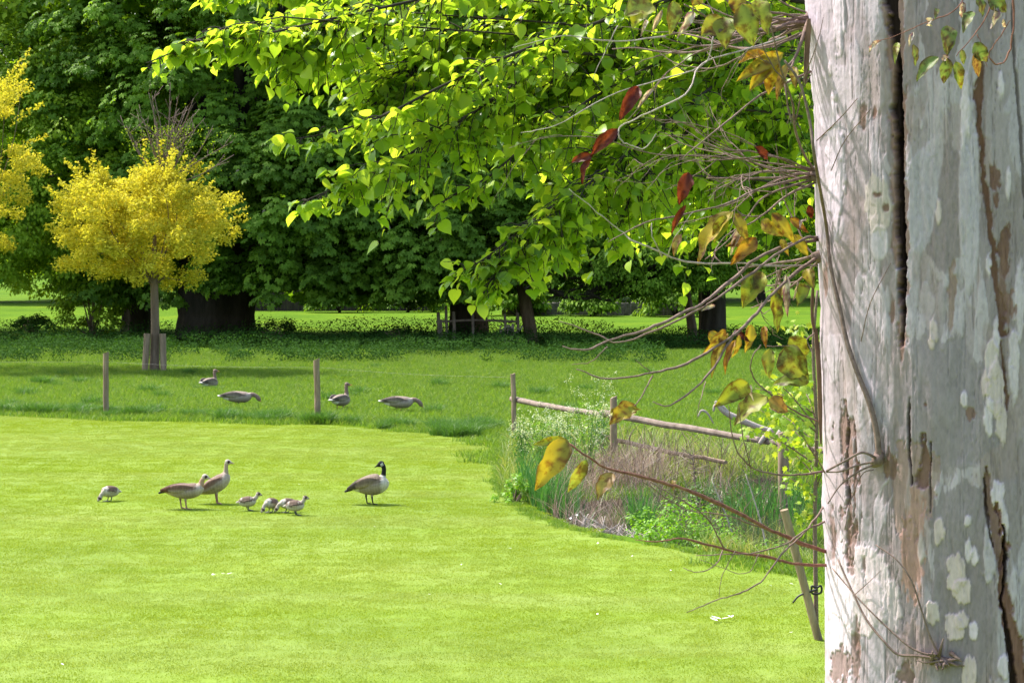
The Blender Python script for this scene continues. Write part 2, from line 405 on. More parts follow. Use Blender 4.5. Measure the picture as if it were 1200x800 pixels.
srcs = [patch_src('lawn_blade_patch', .8, 2600, .024, .0060, 1.0, M['lawnb'], 20+i) for i in range(4)]
pts = np.stack([x, y, np.full(len(x), .004)], 1)[k]
scatter('lawn_grass', pts, srcs, .8, 1.15, 'short mown yellow green grass of the lawn', 'grass')
# meadow grass behind the wire line
x, y = grid_pts(-24, 22, 20, 72, 1.0, rg)
far_y = np.interp(x, np.array(LAWN)[:, 0][1:10][np.argsort(LAWN[1:10, 0])], LAWN[1:10, 1][np.argsort(LAWN[1:10, 0])])
k = (np.abs(x) < y*.235+3.5) & (~inside(LAWN, x, y)) & (polydist(LAWN, x, y) > .25) & (dip(x, y) > -.03)
srcs = [patch_src('meadow_blade_patch', 1.5, 1500, .15, .011, .8, M['meadb'], 30+i) for i in range(4)]
pts = np.stack([x, y, np.full(len(x), .0)], 1)[k]
pts = pts[(fbm(pts[:, 0]*.35, pts[:, 1]*.35, seed=9) > .0)]
scatter('meadow_grass', pts, srcs, .65, 1.15, 'longer meadow grass behind the wire fence', 'grass')
# dark tufts along the fence line and in the meadow
tp = []
for (px, py, n, sx) in ((30, 486, 4, 14), (90, 486, 6, 12), (150, 488, 10, 14), (215, 489, 3, 14), (275, 492, 7, 14), (318, 494, 6, 9), (380, 497, 7, 12), (520, 506, 12, 16), (545, 511, 9, 14), (48, 453, 3, 5), (417, 466, 2, 4), (128, 486, 4, 5), (560, 505, 8, 10), (460, 502, 4, 12)):
    for _ in range(n):
        g = G(px+rg.normal(0, sx), py+rg.normal(0, 1.2)); tp.append((g[0], g[1]+.25, 0))
for _ in range(26):
    g = G(rg.uniform(0, 900), rg.uniform(425, 485))
    if not inside(LAWN, g[:1], g[1:2])[0]: tp.append((g[0], g[1], 0))
ts = [patch_src('tuft_blade_patch', .34, 420, .27, .008, 1.0, M['tuft'], 40+i) for i in range(3)]
scatter('grass_tufts', tp, ts, .6, 1.15, 'dark green coarse grass tufts along the fence line', 'grass')

seg = np.linalg.norm(np.diff(BANK, axis=0), axis=1); cu = np.concatenate([[0], np.cumsum(seg)]); ep = []
for q in rg.uniform(0, cu[-1], 260):
    ep.append((np.interp(q, cu, BANK[:, 0])+rg.normal(0, .05), np.interp(q, cu, BANK[:, 1])+.12+rg.normal(0, .06), 0.0))
es = [patch_src('edge_blade_patch', .16, 60, .075, .006, 1.1, M['meadb'], 46+i) for i in range(3)]
scatter('edge_grass', ep, es, .5, 1.25, 'ragged longer grass where the lawn meets the pond bank', 'grass')
# ---------------------------------------------------------------- fence
def post(name, px, base_py, top_py, r, label, lean=0.0, group='round posts of the wire fence', square=False, seed=1):
    g = G(px, base_py); h = (base_py-top_py)/(base_py-HZ)*H
    t = Tubes(); rg = R(seed); n = 9
    zz = np.linspace(-.25, h, n); pts = np.stack([g[0]+lean*zz, np.full(n, g[1]), zz], 1)
    pts[:, :2] += rg.normal(0, .004, (n, 2))
    sides = 14
    rad = np.full(n, r)*(1+rg.normal(0, .02, n)); 
    t.add(pts, rad, sides); a = np.vstack(t.V)
    # chamfered, slightly slanted top
    top = a[:, 2] > h-1e-3; a[top, 2] += (a[top, 0]-pts[-1, 0])*.35
    t.V = [a]
    o = t.build(name, M['wood'], smooth=False); tag(o, label, 'fence post', group); return o, pts[-1]
post('fence_post', 124, 486, 413, .056, 'thin round wooden post at far left with tufts at its foot', 0.0, seed=2)
post('fence_post', 373, 495, 421, .058, 'round wooden post standing left of the upright grey goose', -.03, seed=3)
p3, _ = post('fence_post', 603, 512, 438, .045, 'grey post where the round rail begins beside the pond', -.02, group='posts of the rail fence by the pond', seed=4)
post('fence_post', 719, 548, 465, .055, 'grey post between the round rail and the sawn plank, with lower rail', 0, group='posts of the rail fence by the pond', seed=5)
post('fence_post', 918, 582, 506, .075, 'thick grey post behind the yellow green sapling at the plank end', 0, group='posts of the rail fence by the pond', seed=6)
def rail(name, a, b, r, mat, label, flat=None, seed=0):
    rg = R(seed); n = 12; t = np.linspace(0, 1, n)[:, None]; p = a*(1-t)+b*t; p[:, 2] += np.sin(t[:, 0]*np.pi)*-.02+rg.normal(0, .004, n)
    T = Tubes(); T.add(p, np.linspace(r, r*.8, n), 10)
    if flat:
        V = T.V[0]; c = np.repeat(p, 10, 0); V = np.vstack([c+(V[:n*10]-c)*np.array((1, flat[0], flat[1]))[None]]); T.V[0] = V
    o = T.build(name, mat, smooth=flat is None); return tag(o, label, 'fence rail', 'rails of the fence by the pond')
rail('fence_rail', P(600, 467, 41.2)+(0, -.06, 0), P(722, 487, 35.9)+(0, -.09, 0), .052, M['woodgrey'], 'round grey pole rail on the left of the pond fence', seed=1)
rail('fence_rail', P(706, 483, 35.7)+(0, -.07, 0), P(1010, 534, 30.6)+(0, -.06, 0), .058, M['woodgrey'], 'long sawn grey plank rail sloping right towards the tree', (.3, .9), 2)
rail('fence_rail', P(712, 512, 35.8)+(0, -.08, 0), P(850, 541, 33.4)+(0, -.06, 0), .045, M['wood'], 'lower brown rail half hidden in the weeds', (.3, .8), 3)
# wire between the two left posts
T = Tubes()
for zz in (1.06,):
    for a, b in (((-16, 47.4), tuple(G(124, 486)[:2])), (tuple(G(124, 486)[:2]), tuple(G(373, 495)[:2])), (tuple(G(373, 495)[:2]), tuple(G(603, 512)[:2]))):
        t = np.linspace(0, 1, 14)[:, None]; p = np.hstack([np.array(a)[None]*(1-t)+np.array(b)[None]*t, zz-.04*np.sin(t*np.pi)]); p[:, 1] -= .062
        T.add(p, .0014, 4)
m = MT('wire'); m.b.inputs['Base Color'].default_value = (.16, .16, .14, 1); m.b.inputs['Metallic'].default_value = .0; m.b.inputs['Roughness'].default_value = .5; M['wire'] = m.m
tag(T.build('fence_wire', M['wire']), 'thin sagging wires strung along the round posts', 'wire')
# weathered dead branch lying over the plank
T = Tubes(); rg = R(5)
def pp(lst, d): return smooth_path([P(x, y, dd if dd else d) for x, y, dd in [(q+(None,))[:3] for q in lst]], 5)
T.add(pp([(838, 470), (850, 483), (880, 497), (905, 505)], 32.4), [.02, .05, .03], 8)
T.add(pp([(836, 482), (838, 475), (846, 476), (858, 488)], 32.4), [.012, .03, .02], 7)
T.add(pp([(818, 488), (822, 481), (829, 484), (836, 496)], 32.5), [.01, .02, .01], 6)
T.add(pp([(905, 503), (896, 512), (890, 520)], 32.2), [.05, .03], 6)
T.add(pp([(915, 505), (909, 513), (905, 519)], 32.1), [.04, .02], 6)
tag(T.build('dead_branch', M['twig_grey']), 'bleached twisted dead branch lying along the plank rail', 'branch')

# ---------------------------------------------------------------- pond side plants
def areapts(poly_px, n, rg):
    pl = np.array([G(*p)[:2] for p in poly_px]); lo = pl.min(0); hi = pl.max(0); out = []
    while len(out) < n:
        q = rg.uniform(lo, hi, (n*3, 2)); q = q[inside(pl, q[:, 0], q[:, 1])]; out += list(q)
    q = np.array(out[:n]); return q[:, 0], q[:, 1], dip(q[:, 0], q[:, 1])
def bladestuff(name, polys, n, h, w, lean, mat, label, cat, seed, thr=.0):
    rg = R(seed); X = []; Y = []; Z = []
    for pl, fr in polys:
        x, y, z = areapts(pl, int(n*fr), rg); kk = fbm(x*1.7, y*1.7, seed=seed) > thr; X.append(x[kk]); Y.append(y[kk]); Z.append(z[kk])
    X = np.concatenate(X); Y = np.concatenate(Y); Z = np.concatenate(Z)
    hh = h*rg.uniform(.5, 1.15, len(X))*(.6+.8*fbm(X*1.3, Y*1.3, seed=seed+5))
    V, Fq, r = blades(X, Y, Z-.02, hh, w*rg.uniform(.6, 1.3, len(X)), lean*rg.uniform(.1, 1.6, len(X)), rg.uniform(0, 1, len(X)), rg)
    return tag(mesh(name, V, [Fq], mat, attrs={'rnd': r}), label, cat, kind='stuff')
bladestuff('dead_reeds', [([(636, 588), (650, 604), (700, 612), (760, 600), (790, 560), (730, 548), (660, 560)], .8), ([(760, 600), (850, 585), (850, 555), (780, 545), (720, 555)], .3)], 3800, .66, .008, .75, M['dead'], 'pinkish dead reed stems at the left end of the pond', 'reeds', 50, .42)
bladestuff('iris_leaves', [([(606, 582), (640, 602), (690, 612), (690, 592), (640, 570), (606, 562)], .35), ([(730, 612), (760, 618), (765, 600), (735, 597)], .14), ([(800, 590), (965, 605), (975, 565), (860, 560), (790, 575)], .55)], 3200, .62, .016, .3, M['iris'], 'upright green iris leaves along the pond edge', 'reeds', 51, .46)
bladestuff('rough_grass', [([(588, 540), (586, 575), (640, 600), (720, 560), (860, 552), (985, 560), (990, 535), (760, 508), (600, 512)], .72), ([(820, 648), (985, 672), (985, 640), (830, 632)], .2), ([(700, 560), (860, 600), (860, 552), (720, 540)], .5), ([(690, 548), (800, 560), (870, 560), (870, 540), (700, 525)], .35)], 15000, .34, .009, .9, M['rough'], 'rough olive grass and sedge around the pond', 'grass', 52, .36)
bladestuff('rough_grass', [([(700, 600), (800, 620), (960, 640), (960, 600), (860, 575), (760, 575)], 1.0)], 2600, .42, .009, .7, M['rough'], 'taller pale sedge standing in the shallow water', 'grass', 57, .44)
rg = R(58); T = Tubes(); x, y, z = areapts([(700, 565), (760, 600), (880, 600), (960, 575), (870, 545), (720, 535)], 330, rg)
for i in range(330):
    h = rg.uniform(.2, .75); dx = rg.normal(0, .22); p = smooth_path([(x[i], y[i], z[i]-.03), (x[i]+dx*.4, y[i]+rg.normal(0, .05), z[i]+h*.6), (x[i]+dx, y[i]+rg.normal(0, .1), z[i]+h)], 3); T.add(p, [.006, .003], 3, rg.uniform(0, 1))
tag(T.build('dead_twigs', M['twig']), 'tangle of grey brown dead stems behind the bright shrubs', 'scrub', kind='stuff')
# bare roots and mud stems at the waterline
rg = R(53); T = Tubes(); x, y, z = areapts([(655, 600), (700, 617), (770, 627), (800, 628), (790, 618), (700, 606)], 240, rg)
for i in range(240):
    h = rg.uniform(.08, .30); p = np.array([(x[i], y[i], z[i]-.03), (x[i]+rg.normal(0, .05), y[i], z[i]+h*.6), (x[i]+rg.normal(0, .10), y[i]+rg.normal(0, .08), z[i]+h)])
    T.add(p, [.010, .004], 3, rg.uniform(0, 1))
tag(T.build('reed_stubble', M['twig_grey']), 'grey broken reed stubble in the dark mud of the pond edge', 'reeds', kind='stuff')

def bush(name, px, py, rx, rz, n, leaf, mat, label, seed, T=T_DIA, TF=F_DIA, stems=9, cat='shrub', group=None, gap=.4, ry=None):
    g = G(px, py); g[2] = float(dip(np.array([g[0]]), np.array([g[1]]))[0]); rg = R(seed); ry = ry or rx
    root = empty(name, g, label, cat, group)
    ncl = max(10, n//45); cd = rg.normal(size=(ncl, 3)); cd /= np.linalg.norm(cd, axis=1)[:, None]; cd[:, 2] = np.abs(cd[:, 2])
    cc = cd*rg.uniform(.45, 1.0, (ncl, 1))*np.array((rx, ry, rz))*(.75+.5*rg.random((ncl, 1)))
    k = rg.integers(0, ncl, n); d = rg.normal(size=(n, 3)); d /= np.linalg.norm(d, axis=1)[:, None]
    pos = cc[k]+d*rg.uniform(0, 1, (n, 1))**.5*min(rx, rz)*.30; pos[:, 2] = np.abs(pos[:, 2])+.02
    nr = d+np.array((0, 0, .9)); tp = rg.normal(size=(n, 3))+np.array((0, 0, .1))
    V, Fs, r = cloud(T, TF, pos, nr, tp, leaf*rg.uniform(.6, 1.25, n), np.clip(rg.random(ncl)[k]*.5+rg.random(n)*.5, 0, 1))
    mesh('foliage', V, Fs, mat, root, {'rnd': r})
    t = Tubes()
    for i in range(stems):
        c = cc[rg.integers(0, ncl)]; t.add(smooth_path([(rg.normal(0, rx*.12), rg.normal(0, ry*.12), -.05), (c[0]*.5, c[1]*.5, c[2]*.45), tuple(c)], 4), [.012, .004], 5)
    t.build('stem', M['twig'], root); return root
bush('leafy_shrub', 800, 630, .62, .55, 3000, .045, M['shrub'], 'bright green arching shrub at the water, centre of the pond front', 60, group='bright shrubs at the pond', T=T_OVAL, TF=F_OVAL)
bush('leafy_shrub', 872, 642, .55, .42, 2000, .045, M['shrub'], 'bright green low shrub right of the arching one, near the leaning stake', 61, group='bright shrubs at the pond', T=T_OVAL, TF=F_OVAL)
bush('leafy_shrub', 745, 612, .30, .50, 800, .045, M['shrub'], 'small upright bright shrub behind the dark mud', 62, group='bright shrubs at the pond', T=T_OVAL, TF=F_OVAL)
bush('leafy_shrub', 602, 588, .26, .38, 900, .045, M['shrub'], 'low green bush where the lawn curves round the pond', 63)
bush('bramble_bush', 835, 585, .75, .50, 2600, .05, M['bramble'], 'dark bramble bush behind the pond', 64)
bush('bramble_bush', 930, 572, .8, .35, 1800, .05, M['shrub'], 'low green bush at the foot of the thick fence post', 65)
# tall white flowering weeds
M['umbel'] = leafmat('umbel_flower', [(0, (.45, .50, .30)), (1, (.75, .78, .62))], trans=.3)
def weed(px, py, h, spread, label, seed):
    g = G(px, py); rg = R(seed); g[2] = float(dip(g[:1], g[1:2])[0]); root = empty('tall_weed', g, label, 'weed', 'tall flowering weeds by the pond')
    t = Tubes(); tips = []
    for i in range(10):
        top = np.array((rg.normal(0, spread), rg.normal(0, spread), h*rg.uniform(.55, 1.05)))
        p = smooth_path([(0, 0, -.03), top*np.array((.35, .35, .55)), top], 6); t.add(p, [.006, .002], 4)
        for j in range(6):
            q = p[rg.integers(5, len(p))]; e = q+np.array((rg.normal(0, .09), rg.normal(0, .09), rg.uniform(.03, .14))); t.add([q, (q+e)/2+(0, 0, .01), e], [.003, .0015], 3); tips.append(e)
        tips.append(top)
    t.build('stem', M['iris'], root)
    tips = np.array(tips); n = len(tips)*11; k = np.repeat(np.arange(len(tips)), 11)
    pos = tips[k]+rg.normal(0, .022, (n, 3)); V, Fs, r = cloud(T_DIA, F_DIA, pos, rg.normal(size=(n, 3))+(0, 0, 1), rg.normal(size=(n, 3)), .022*rg.uniform(.6, 1.2, n), rg.random(n))
    tag(mesh('blossom', V, Fs, M['umbel'], root, {'rnd': r}), kind='stuff')
    n = 600; z = rg.uniform(.0, .8, n)**1.2*h; a = rg.normal(0, 1, (n, 2))*spread*(.35+z[:, None]/h*.7)
    V, Fs, r = cloud(T_DIA, F_DIA, np.hstack([a, z[:, None]]), rg.normal(size=(n, 3))+(0, 0, .6), rg.normal(size=(n, 3))+(0, 0, .6), .06*rg.uniform(.5, 1.2, n)[:, None]*np.array((.45, 1, 1))[None], rg.random(n))
    mesh('foliage', V, Fs, M['iris'] if seed % 2 else M['shrub'], root, {'rnd': r})
for i, (px, py, h, s, lb) in enumerate(((690, 568, 1.55, .2, 'tallest pale flowering weed, crossing the round rail'), (668, 560, 1.0, .18, 'pale weed left of the tallest one'), (632, 555, 1.0, .14, 'slender weed close to the first rail post'),
        (612, 548, .75, .12, 'short weed at the foot of the first rail post'), (650, 540, .8, .15, 'weed behind the dead reeds under the round rail'), (705, 545, .9, .12, 'thin weed beside the middle rail post'))):
    weed(px, py, h, s, lb, 70+i)
# dead twiggy weeds (pinkish) and bleached stems
def deadweed(px, py, h, lean, label, seed, mat='dead', n=14):
    g = G(px, py); rg = R(seed); g[2] = float(dip(g[:1], g[1:2])[0]); T = Tubes()
    top = np.array((lean*h, rg.normal(0, .1), h)); main = smooth_path([(0, 0, -.05), top*.5+(rg.normal(0, .03), 0, 0), top], 8); T.add(main+g, [.014, .006], 6)
    for i in range(n):
        q = main[rg.integers(8, len(main))]; e = q+np.array((rg.normal(0, .10), rg.normal(0, .1), rg.uniform(-.03, .14))); T.add(np.array([q, (q+e)/2+rg.normal(0, .015, 3), e])+g, [.005, .002], 4, rg.random())
    return tag(T.build('dead_weed', M[mat]), label, 'plant', 'dead stems standing by the pond')
deadweed(822, 588, .95, -.12, 'pinkish dead stem with a frothy seed head above the brambles', 80, n=46)
deadweed(868, 625, .95, -.35, 'bleached bare stem leaning left by the bramble', 81, 'twig_grey', 2)
deadweed(905, 640, 1.15, -.25, 'bleached forked stem nearest the leaning stake', 82, 'twig_grey', 3)
deadweed(770, 590, .65, .1, 'short dead stem among the pink reeds', 83, n=20)

# stake, tie and sapling by the near tree
g = G(956, 750)
T = Tubes(); a = P(959, 748, g[1]); b = P(919, 597, g[1]-.1); t = np.linspace(-.1, 1, 9)[:, None]; p = a*(1-t)+b*t
T.add(p, .036, 12); o = T.build('support_stake', M['wood'], smooth=False); tag(o, 'leaning round wooden stake beside the sapling near the big trunk', 'stake')
root = empty('maple_sapling', G(957, 750), 'slim sapling with yellow green leaves tied to the leaning stake', 'sapling'); rg = R(90); g = G(957, 750)
T = Tubes(); stem = smooth_path([P(957, 752, g[1]), P(956, 690, g[1]), P(955, 600, g[1]), P(957, 500, g[1]), P(953, 410, g[1]), P(958, 340, g[1])], 6); T.add(stem-g, [.022, .012], 8); T.build('trunk', M['twig'], root)
T = Tubes(); tips = []
for (px, py, x0, y0) in ((885, 470, 957, 520), (900, 440, 956, 500), (870, 500, 957, 545), (915, 415, 955, 460), (930, 500, 957, 540), (925, 560, 957, 590), (890, 480, 957, 530), (940, 455, 955, 490), (910, 520, 957, 560), (940, 600, 957, 620), (985, 480, 955, 500), (990, 430, 955, 470), (975, 540, 957, 570), (930, 380, 955, 420), (885, 455, 955, 485), (905, 475, 955, 505), (935, 530, 955, 555)):
    dd = g[1]+rg.normal(0, .35); p = smooth_path([P(x0, y0, g[1]), P((px+x0)/2, (py+y0)/2-6, (g[1]+dd)/2), P(px, py, dd)], 5); T.add(p-g, [.007, .003], 4); tips += list(p[3:]-g)
T.build('branch', M['twig'], root)
tips = np.array(tips); n = len(tips)*4; k = np.repeat(np.arange(len(tips)), 4); pos = tips[k]+rg.normal(0, .05, (n, 3))
V, Fs, r = cloud(T_MAP, F_MAP, pos, rg.normal(size=(n, 3))*.6+(0, -.6, .5), rg.normal(size=(n, 3))*.6+(0, 0, -1), .072*rg.uniform(.5, 1.15, n), rg.random(n)); mesh('foliage', V, Fs, M['sapling'], root, {'rnd': r})
T = Tubes(); m = MT('rubber'); m.b.inputs['Base Color'].default_value = (.012, .012, .012, 1)
T.add(pp([(929, 706), (936, 698), (946, 694), (958, 690)], g[1]-.05), [.008, .012], 6); T.add(pp([(951, 686), (957, 688), (962, 686), (962, 694), (952, 695), (951, 686)], g[1]-.03), .010, 6)
tag(T.build('tree_tie', m.m), 'black rubber tie looped round the sapling stem', 'tree tie')
# ---------------------------------------------------------------- trees
def crown(rg, C, rad, ncl, clr, nl, leaf, T, TF, zmin, parts, flat=.55, droop=.5, shell=.55, zmax=None, env=None, upcut=11.5):
    """returns V,F,rnd of a leaf cloud built from clumps. env(px,z)->min z mask"""
    C = np.array(C, float); rad = np.array(rad, float)
    d = rg.normal(size=(ncl*4, 3)); d /= np.linalg.norm(d, axis=1)[:, None]
    r = rg.uniform(shell**2, 1, (len(d), 1))**.5
    bump = .80+.42*fbm(d[:, 0]*2.2+9, d[:, 1]*2.2, d[:, 2]*2.2, seed=int(abs(C[0])*10)+3)[:, None]
    cc = C+d*r*rad*bump; cut = zmin+.5*rg.random(len(cc))+.5*(fbm(cc[:, 0]*.5, cc[:, 1]*.5, seed=3)-.5)*2
    cc = cc[cc[:, 2] > cut][:ncl]
    # lower skirt: bring some clumps straight down to the browse line
    n = len(cc); out = (cc-C)/rad; od = out.copy(); od[:, 2] *= .3; od /= np.linalg.norm(od, axis=1)[:, None]+1e-6
    k = np.repeat(np.arange(n), nl); N = len(k)
    hi = cc[k][:, 2] > upcut                      # above the photograph: fewer, bigger leaves keep the shade
    keep = ~hi | (rg.random(N) < .3); k = k[keep]; hi = hi[keep]; N = len(k)
    e = rg.normal(size=(N, 3)); e /= np.linalg.norm(e, axis=1)[:, None]; rr = rg.uniform(.15, 1, (N, 1))**.5
    cs = (clr*rg.uniform(.6, 1.35, n))[k][:, None]
    pos = cc[k]+e*rr*cs*np.array((1, 1, flat)); pos += od[k]*0
    rad2 = np.hypot(e[:, 0], e[:, 1])[:, None]*rr; pos[:, 2] -= (droop*cs*rad2**2)[:, 0]
    nr = e*.5+od[k]*.45+np.array((0, 0, .75))+rg.normal(0, .22, (N, 3)); tp = e*np.array((1, 1, .2))+od[k]*.8+np.array((0, 0, -.55))+rg.normal(0, .3, (N, 3))
    sz = leaf*rg.uniform(.7, 1.25, N)*np.where(hi, 2.0, 1)
    cr = rg.random(n)[k]; rn = np.clip(.45*cr+.55*rg.random(N)-.05, 0, 1)
    ok = pos[:, 2] > zmin-.35
    V, Fs, r = cloud(T, TF, pos[ok], nr[ok], tp[ok], sz[ok], rn[ok])
    return V, Fs, r, cc
def trunk_mesh(base, path, radii, rg, flute=.08, nf=7, sides=40, rows=8):
    p = smooth_path(path, rows); n = len(p); rd = np.interp(np.linspace(0, 1, n), np.linspace(0, 1, len(radii)), radii)
    a = np.linspace(0, 2*np.pi, sides, endpoint=False)
    ph = rg.uniform(0, 6.28, 3); fl = 1+flute*(np.sin(a*nf+ph[0])*.5+np.sin(a*(nf//2+1)+ph[1])*.5)
    z = p[:, 2]; wob = fbm(np.cos(a)[None, :]*2+z[:, None]*.6, np.sin(a)[None, :]*2+5, seed=int(rg.integers(1000)))
    R_ = rd[:, None]*(fl[None, :]+(wob-.5)*.22)
    V = np.stack([p[:, 0][:, None]+R_*np.cos(a), p[:, 1][:, None]+R_*np.sin(a), np.repeat(p[:, 2][:, None], sides, 1)], -1).reshape(-1, 3)
    i = np.arange(n-1)[:, None]*sides; j = np.arange(sides)[None, :]; j2 = (j+1) % sides
    return V, [np.stack([i+j, i+j2, i+sides+j2, i+sides+j], -1).reshape(-1, 4)]
def limbs(rg, start, targets, r0, sag=.15):
    t = Tubes(); s = np.array(start, float)
    for c in targets:
        c = np.array(c); mid = (s+c)/2+np.array((rg.normal(0, .3), rg.normal(0, .3), np.linalg.norm(c-s)*sag)); q = s+(mid-s)*.1
        p = smooth_path([s+rg.normal(0, .12, 3)*r0*4, s*.6+mid*.4, mid, c], 5); L = len(p); t.add(p, [r0, r0*.55, r0*.12], 7, rg.random())
    return t
def tree(name, base, label, cat, tpath, trad, bark, cspec, mat, seed, nlimb=14, limb_r=.14, limb_z=.8, group=None, flute=.08, limbpart='branch'):
    rg = R(seed); base = np.array(base, float); root = empty(name, base, label, cat, group)
    V, Fs = trunk_mesh(base, tpath, trad, rg, flute); mesh('trunk', V, Fs, bark, root, {'rnd': np.full(len(V), .5)})
    Vs = []; Fall = {}; rs = []; off = 0; ccs = []
    for cs in cspec:
        V, Fs, r, cc = crown(rg, **cs); 
        for f in Fs: Fall.setdefault(f.shape[1], []).append(f+off)
        Vs.append(V); rs.append(r); off += len(V); ccs.append(cc)
    mesh('crown', np.vstack(Vs), [np.vstack(f) for f in Fall.values()], mat, root, {'rnd': np.concatenate(rs)})
    cc = np.vstack(ccs); tp = np.array(tpath[-1], float); st = tp*limb_z+np.array(tpath[-2], float)*(1-limb_z)
    idx = rg.choice(len(cc), min(nlimb, len(cc)), replace=False)
    limbs(rg, st, cc[idx], limb_r).build(limbpart, bark, root)
    return root, cc
def C(centre, rad, ncl, clr, nl, leaf, T=T_DIA, TF=F_DIA, zmin=1.7, parts=None, **k):
    d = dict(C=centre, rad=rad, ncl=ncl, clr=clr, nl=nl, leaf=leaf, T=T, TF=TF, zmin=zmin, parts=parts); d.update(k); return d

# big chestnut, left of centre
gb = G(252, 396)
ch1, cc1 = tree('chestnut_tree', gb, 'huge dark horse chestnut with very broad trunk, behind the yellow tree', 'tree',
    [(0, 0, -.2), (0, 0, .15), (.05, 0, .8), (.15, 0, 1.7), (.5, 0, 3.0), (.8, 0, 5)], [1.75, 1.42, 1.28, 1.35, 1.55, .8], M['bark_dark'],
    [C((1.6, 1.0, 9.2), (8.8, 7.2, 11.5), 1500, .74, 42, .32, T_PALM, F_PALM, 1.55, droop=.75),
     C((3.6, -4.6, 4.8), (5.4, 2.4, 3.6), 260, .62, 42, .32, T_PALM, F_PALM, 1.6, droop=.8)], M['chest'], 101, 26, .30, group='horse chestnut trees')
# second chestnut
gb2 = G(541, 397)
ch2, cc2 = tree('chestnut_tree', gb2, 'horse chestnut whose trunk stands inside the wooden guard rail', 'tree',
    [(0, 0, -.2), (0, 0, .1), (0, 0, .9), (0, 0, 2.2), (.1, 0, 4.5)], [.62, .50, .43, .42, .3], M['bark_dark'],
    [C((.6, 1.0, 8.6), (6.8, 6.2, 10.5), 1000, .72, 42, .32, T_PALM, F_PALM, 1.6, droop=.75),
     C((0.2, -4.0, 4.2), (4.6, 2.2, 3.0), 190, .6, 42, .32, T_PALM, F_PALM, 1.75, droop=.8)], M['chest'], 102, 20, .18, group='horse chestnut trees')
# flower spikes on the chestnuts
m = MT('chestnut_flower'); nz = m.noise(30, 3); m.l(m.ramp(nz.outputs['Fac'], [(.3, (.42, .24, .24)), (.7, (.74, .62, .56))]), m.b.inputs['Base Color'])
def spike(parent, px, py, d):
    g = P(px, py, d)-np.array(parent.location); rg = R(int(px)); n = 110; z = rg.uniform(0, .30, n); a = rg.uniform(0, 6.28, n); r = .055*(1-z/.34)
    pos = np.stack([g[0]+r*np.cos(a), g[1]+r*np.sin(a), g[2]+z], 1); nr = np.stack([np.cos(a), np.sin(a), .3+0*a], 1)
    V, Fs, rr = cloud(T_DIA, F_DIA, pos, nr, rg.normal(size=(n, 3)), np.full(n, .05), rg.random(n)); mesh('flower_spike', V, Fs, m.m, parent, {'rnd': rr})
for (px, py) in ((303, 78), (372, 72), (357, 104), (262, 62), (309, 256), (278, 208)): spike(ch1, px, py, 75.6)
for (px, py) in ((420, 214), (456, 275), (500, 198), (517, 290), (620, 290)): spike(ch2, px, py, 75.4)

# left back tree with paler small leaves
g3 = np.array((-14.0, 86.5, 0))
tree('maple_tree', g3, 'big mid green tree filling the upper left, dark trunk beside the chestnut', 'tree',
    [(0, 0, -.2), (0, 0, .2), (0, 0, 1.5), (-.1, 0, 3), (-.3, 0, 5)], [.85, .68, .6, .62, .5], M['bark_dark'],
    [C((-4.8, -1.0, 9.2), (9.2, 6.2, 11.8), 2100, .56, 80, .155, zmin=1.7, droop=.5),
     C((-3.2, -6.5, 6.2), (6.2, 2.6, 5.4), 560, .5, 80, .155, zmin=1.7, droop=.6)], M['maple'], 103, 24, .22)
# elder bush below it
def bigbush(name, px, py, rad, ncl, clr, nl, leaf, mat, label, seed, zoff=0, cat='bush'):
    g = G(px, py); rg = R(seed); root = empty(name, g, label, cat)
    V, Fs, r, cc = crown(rg, (0, 0, rad[2]*.55), rad, ncl, clr, nl, leaf, T_DIA, F_DIA, .15, None)
    mesh('foliage', V, Fs, mat, root, {'rnd': r}); limbs(rg, (0, 0, 0), cc[:10], .05).build('stem', M['bark_grey'], root); return root
bigbush('elder_bush', 108, 397, (1.45, 1.3, 2.1), 90, .35, 60, .14, M['maple'], 'dark elder bush at the foot of the upper left tree', 104)
bigbush('elder_bush', 40, 392, (.8, .9, .5), 24, .3, 50, .12, M['nettle'], 'low dark bush at the far left beneath the trees', 105)

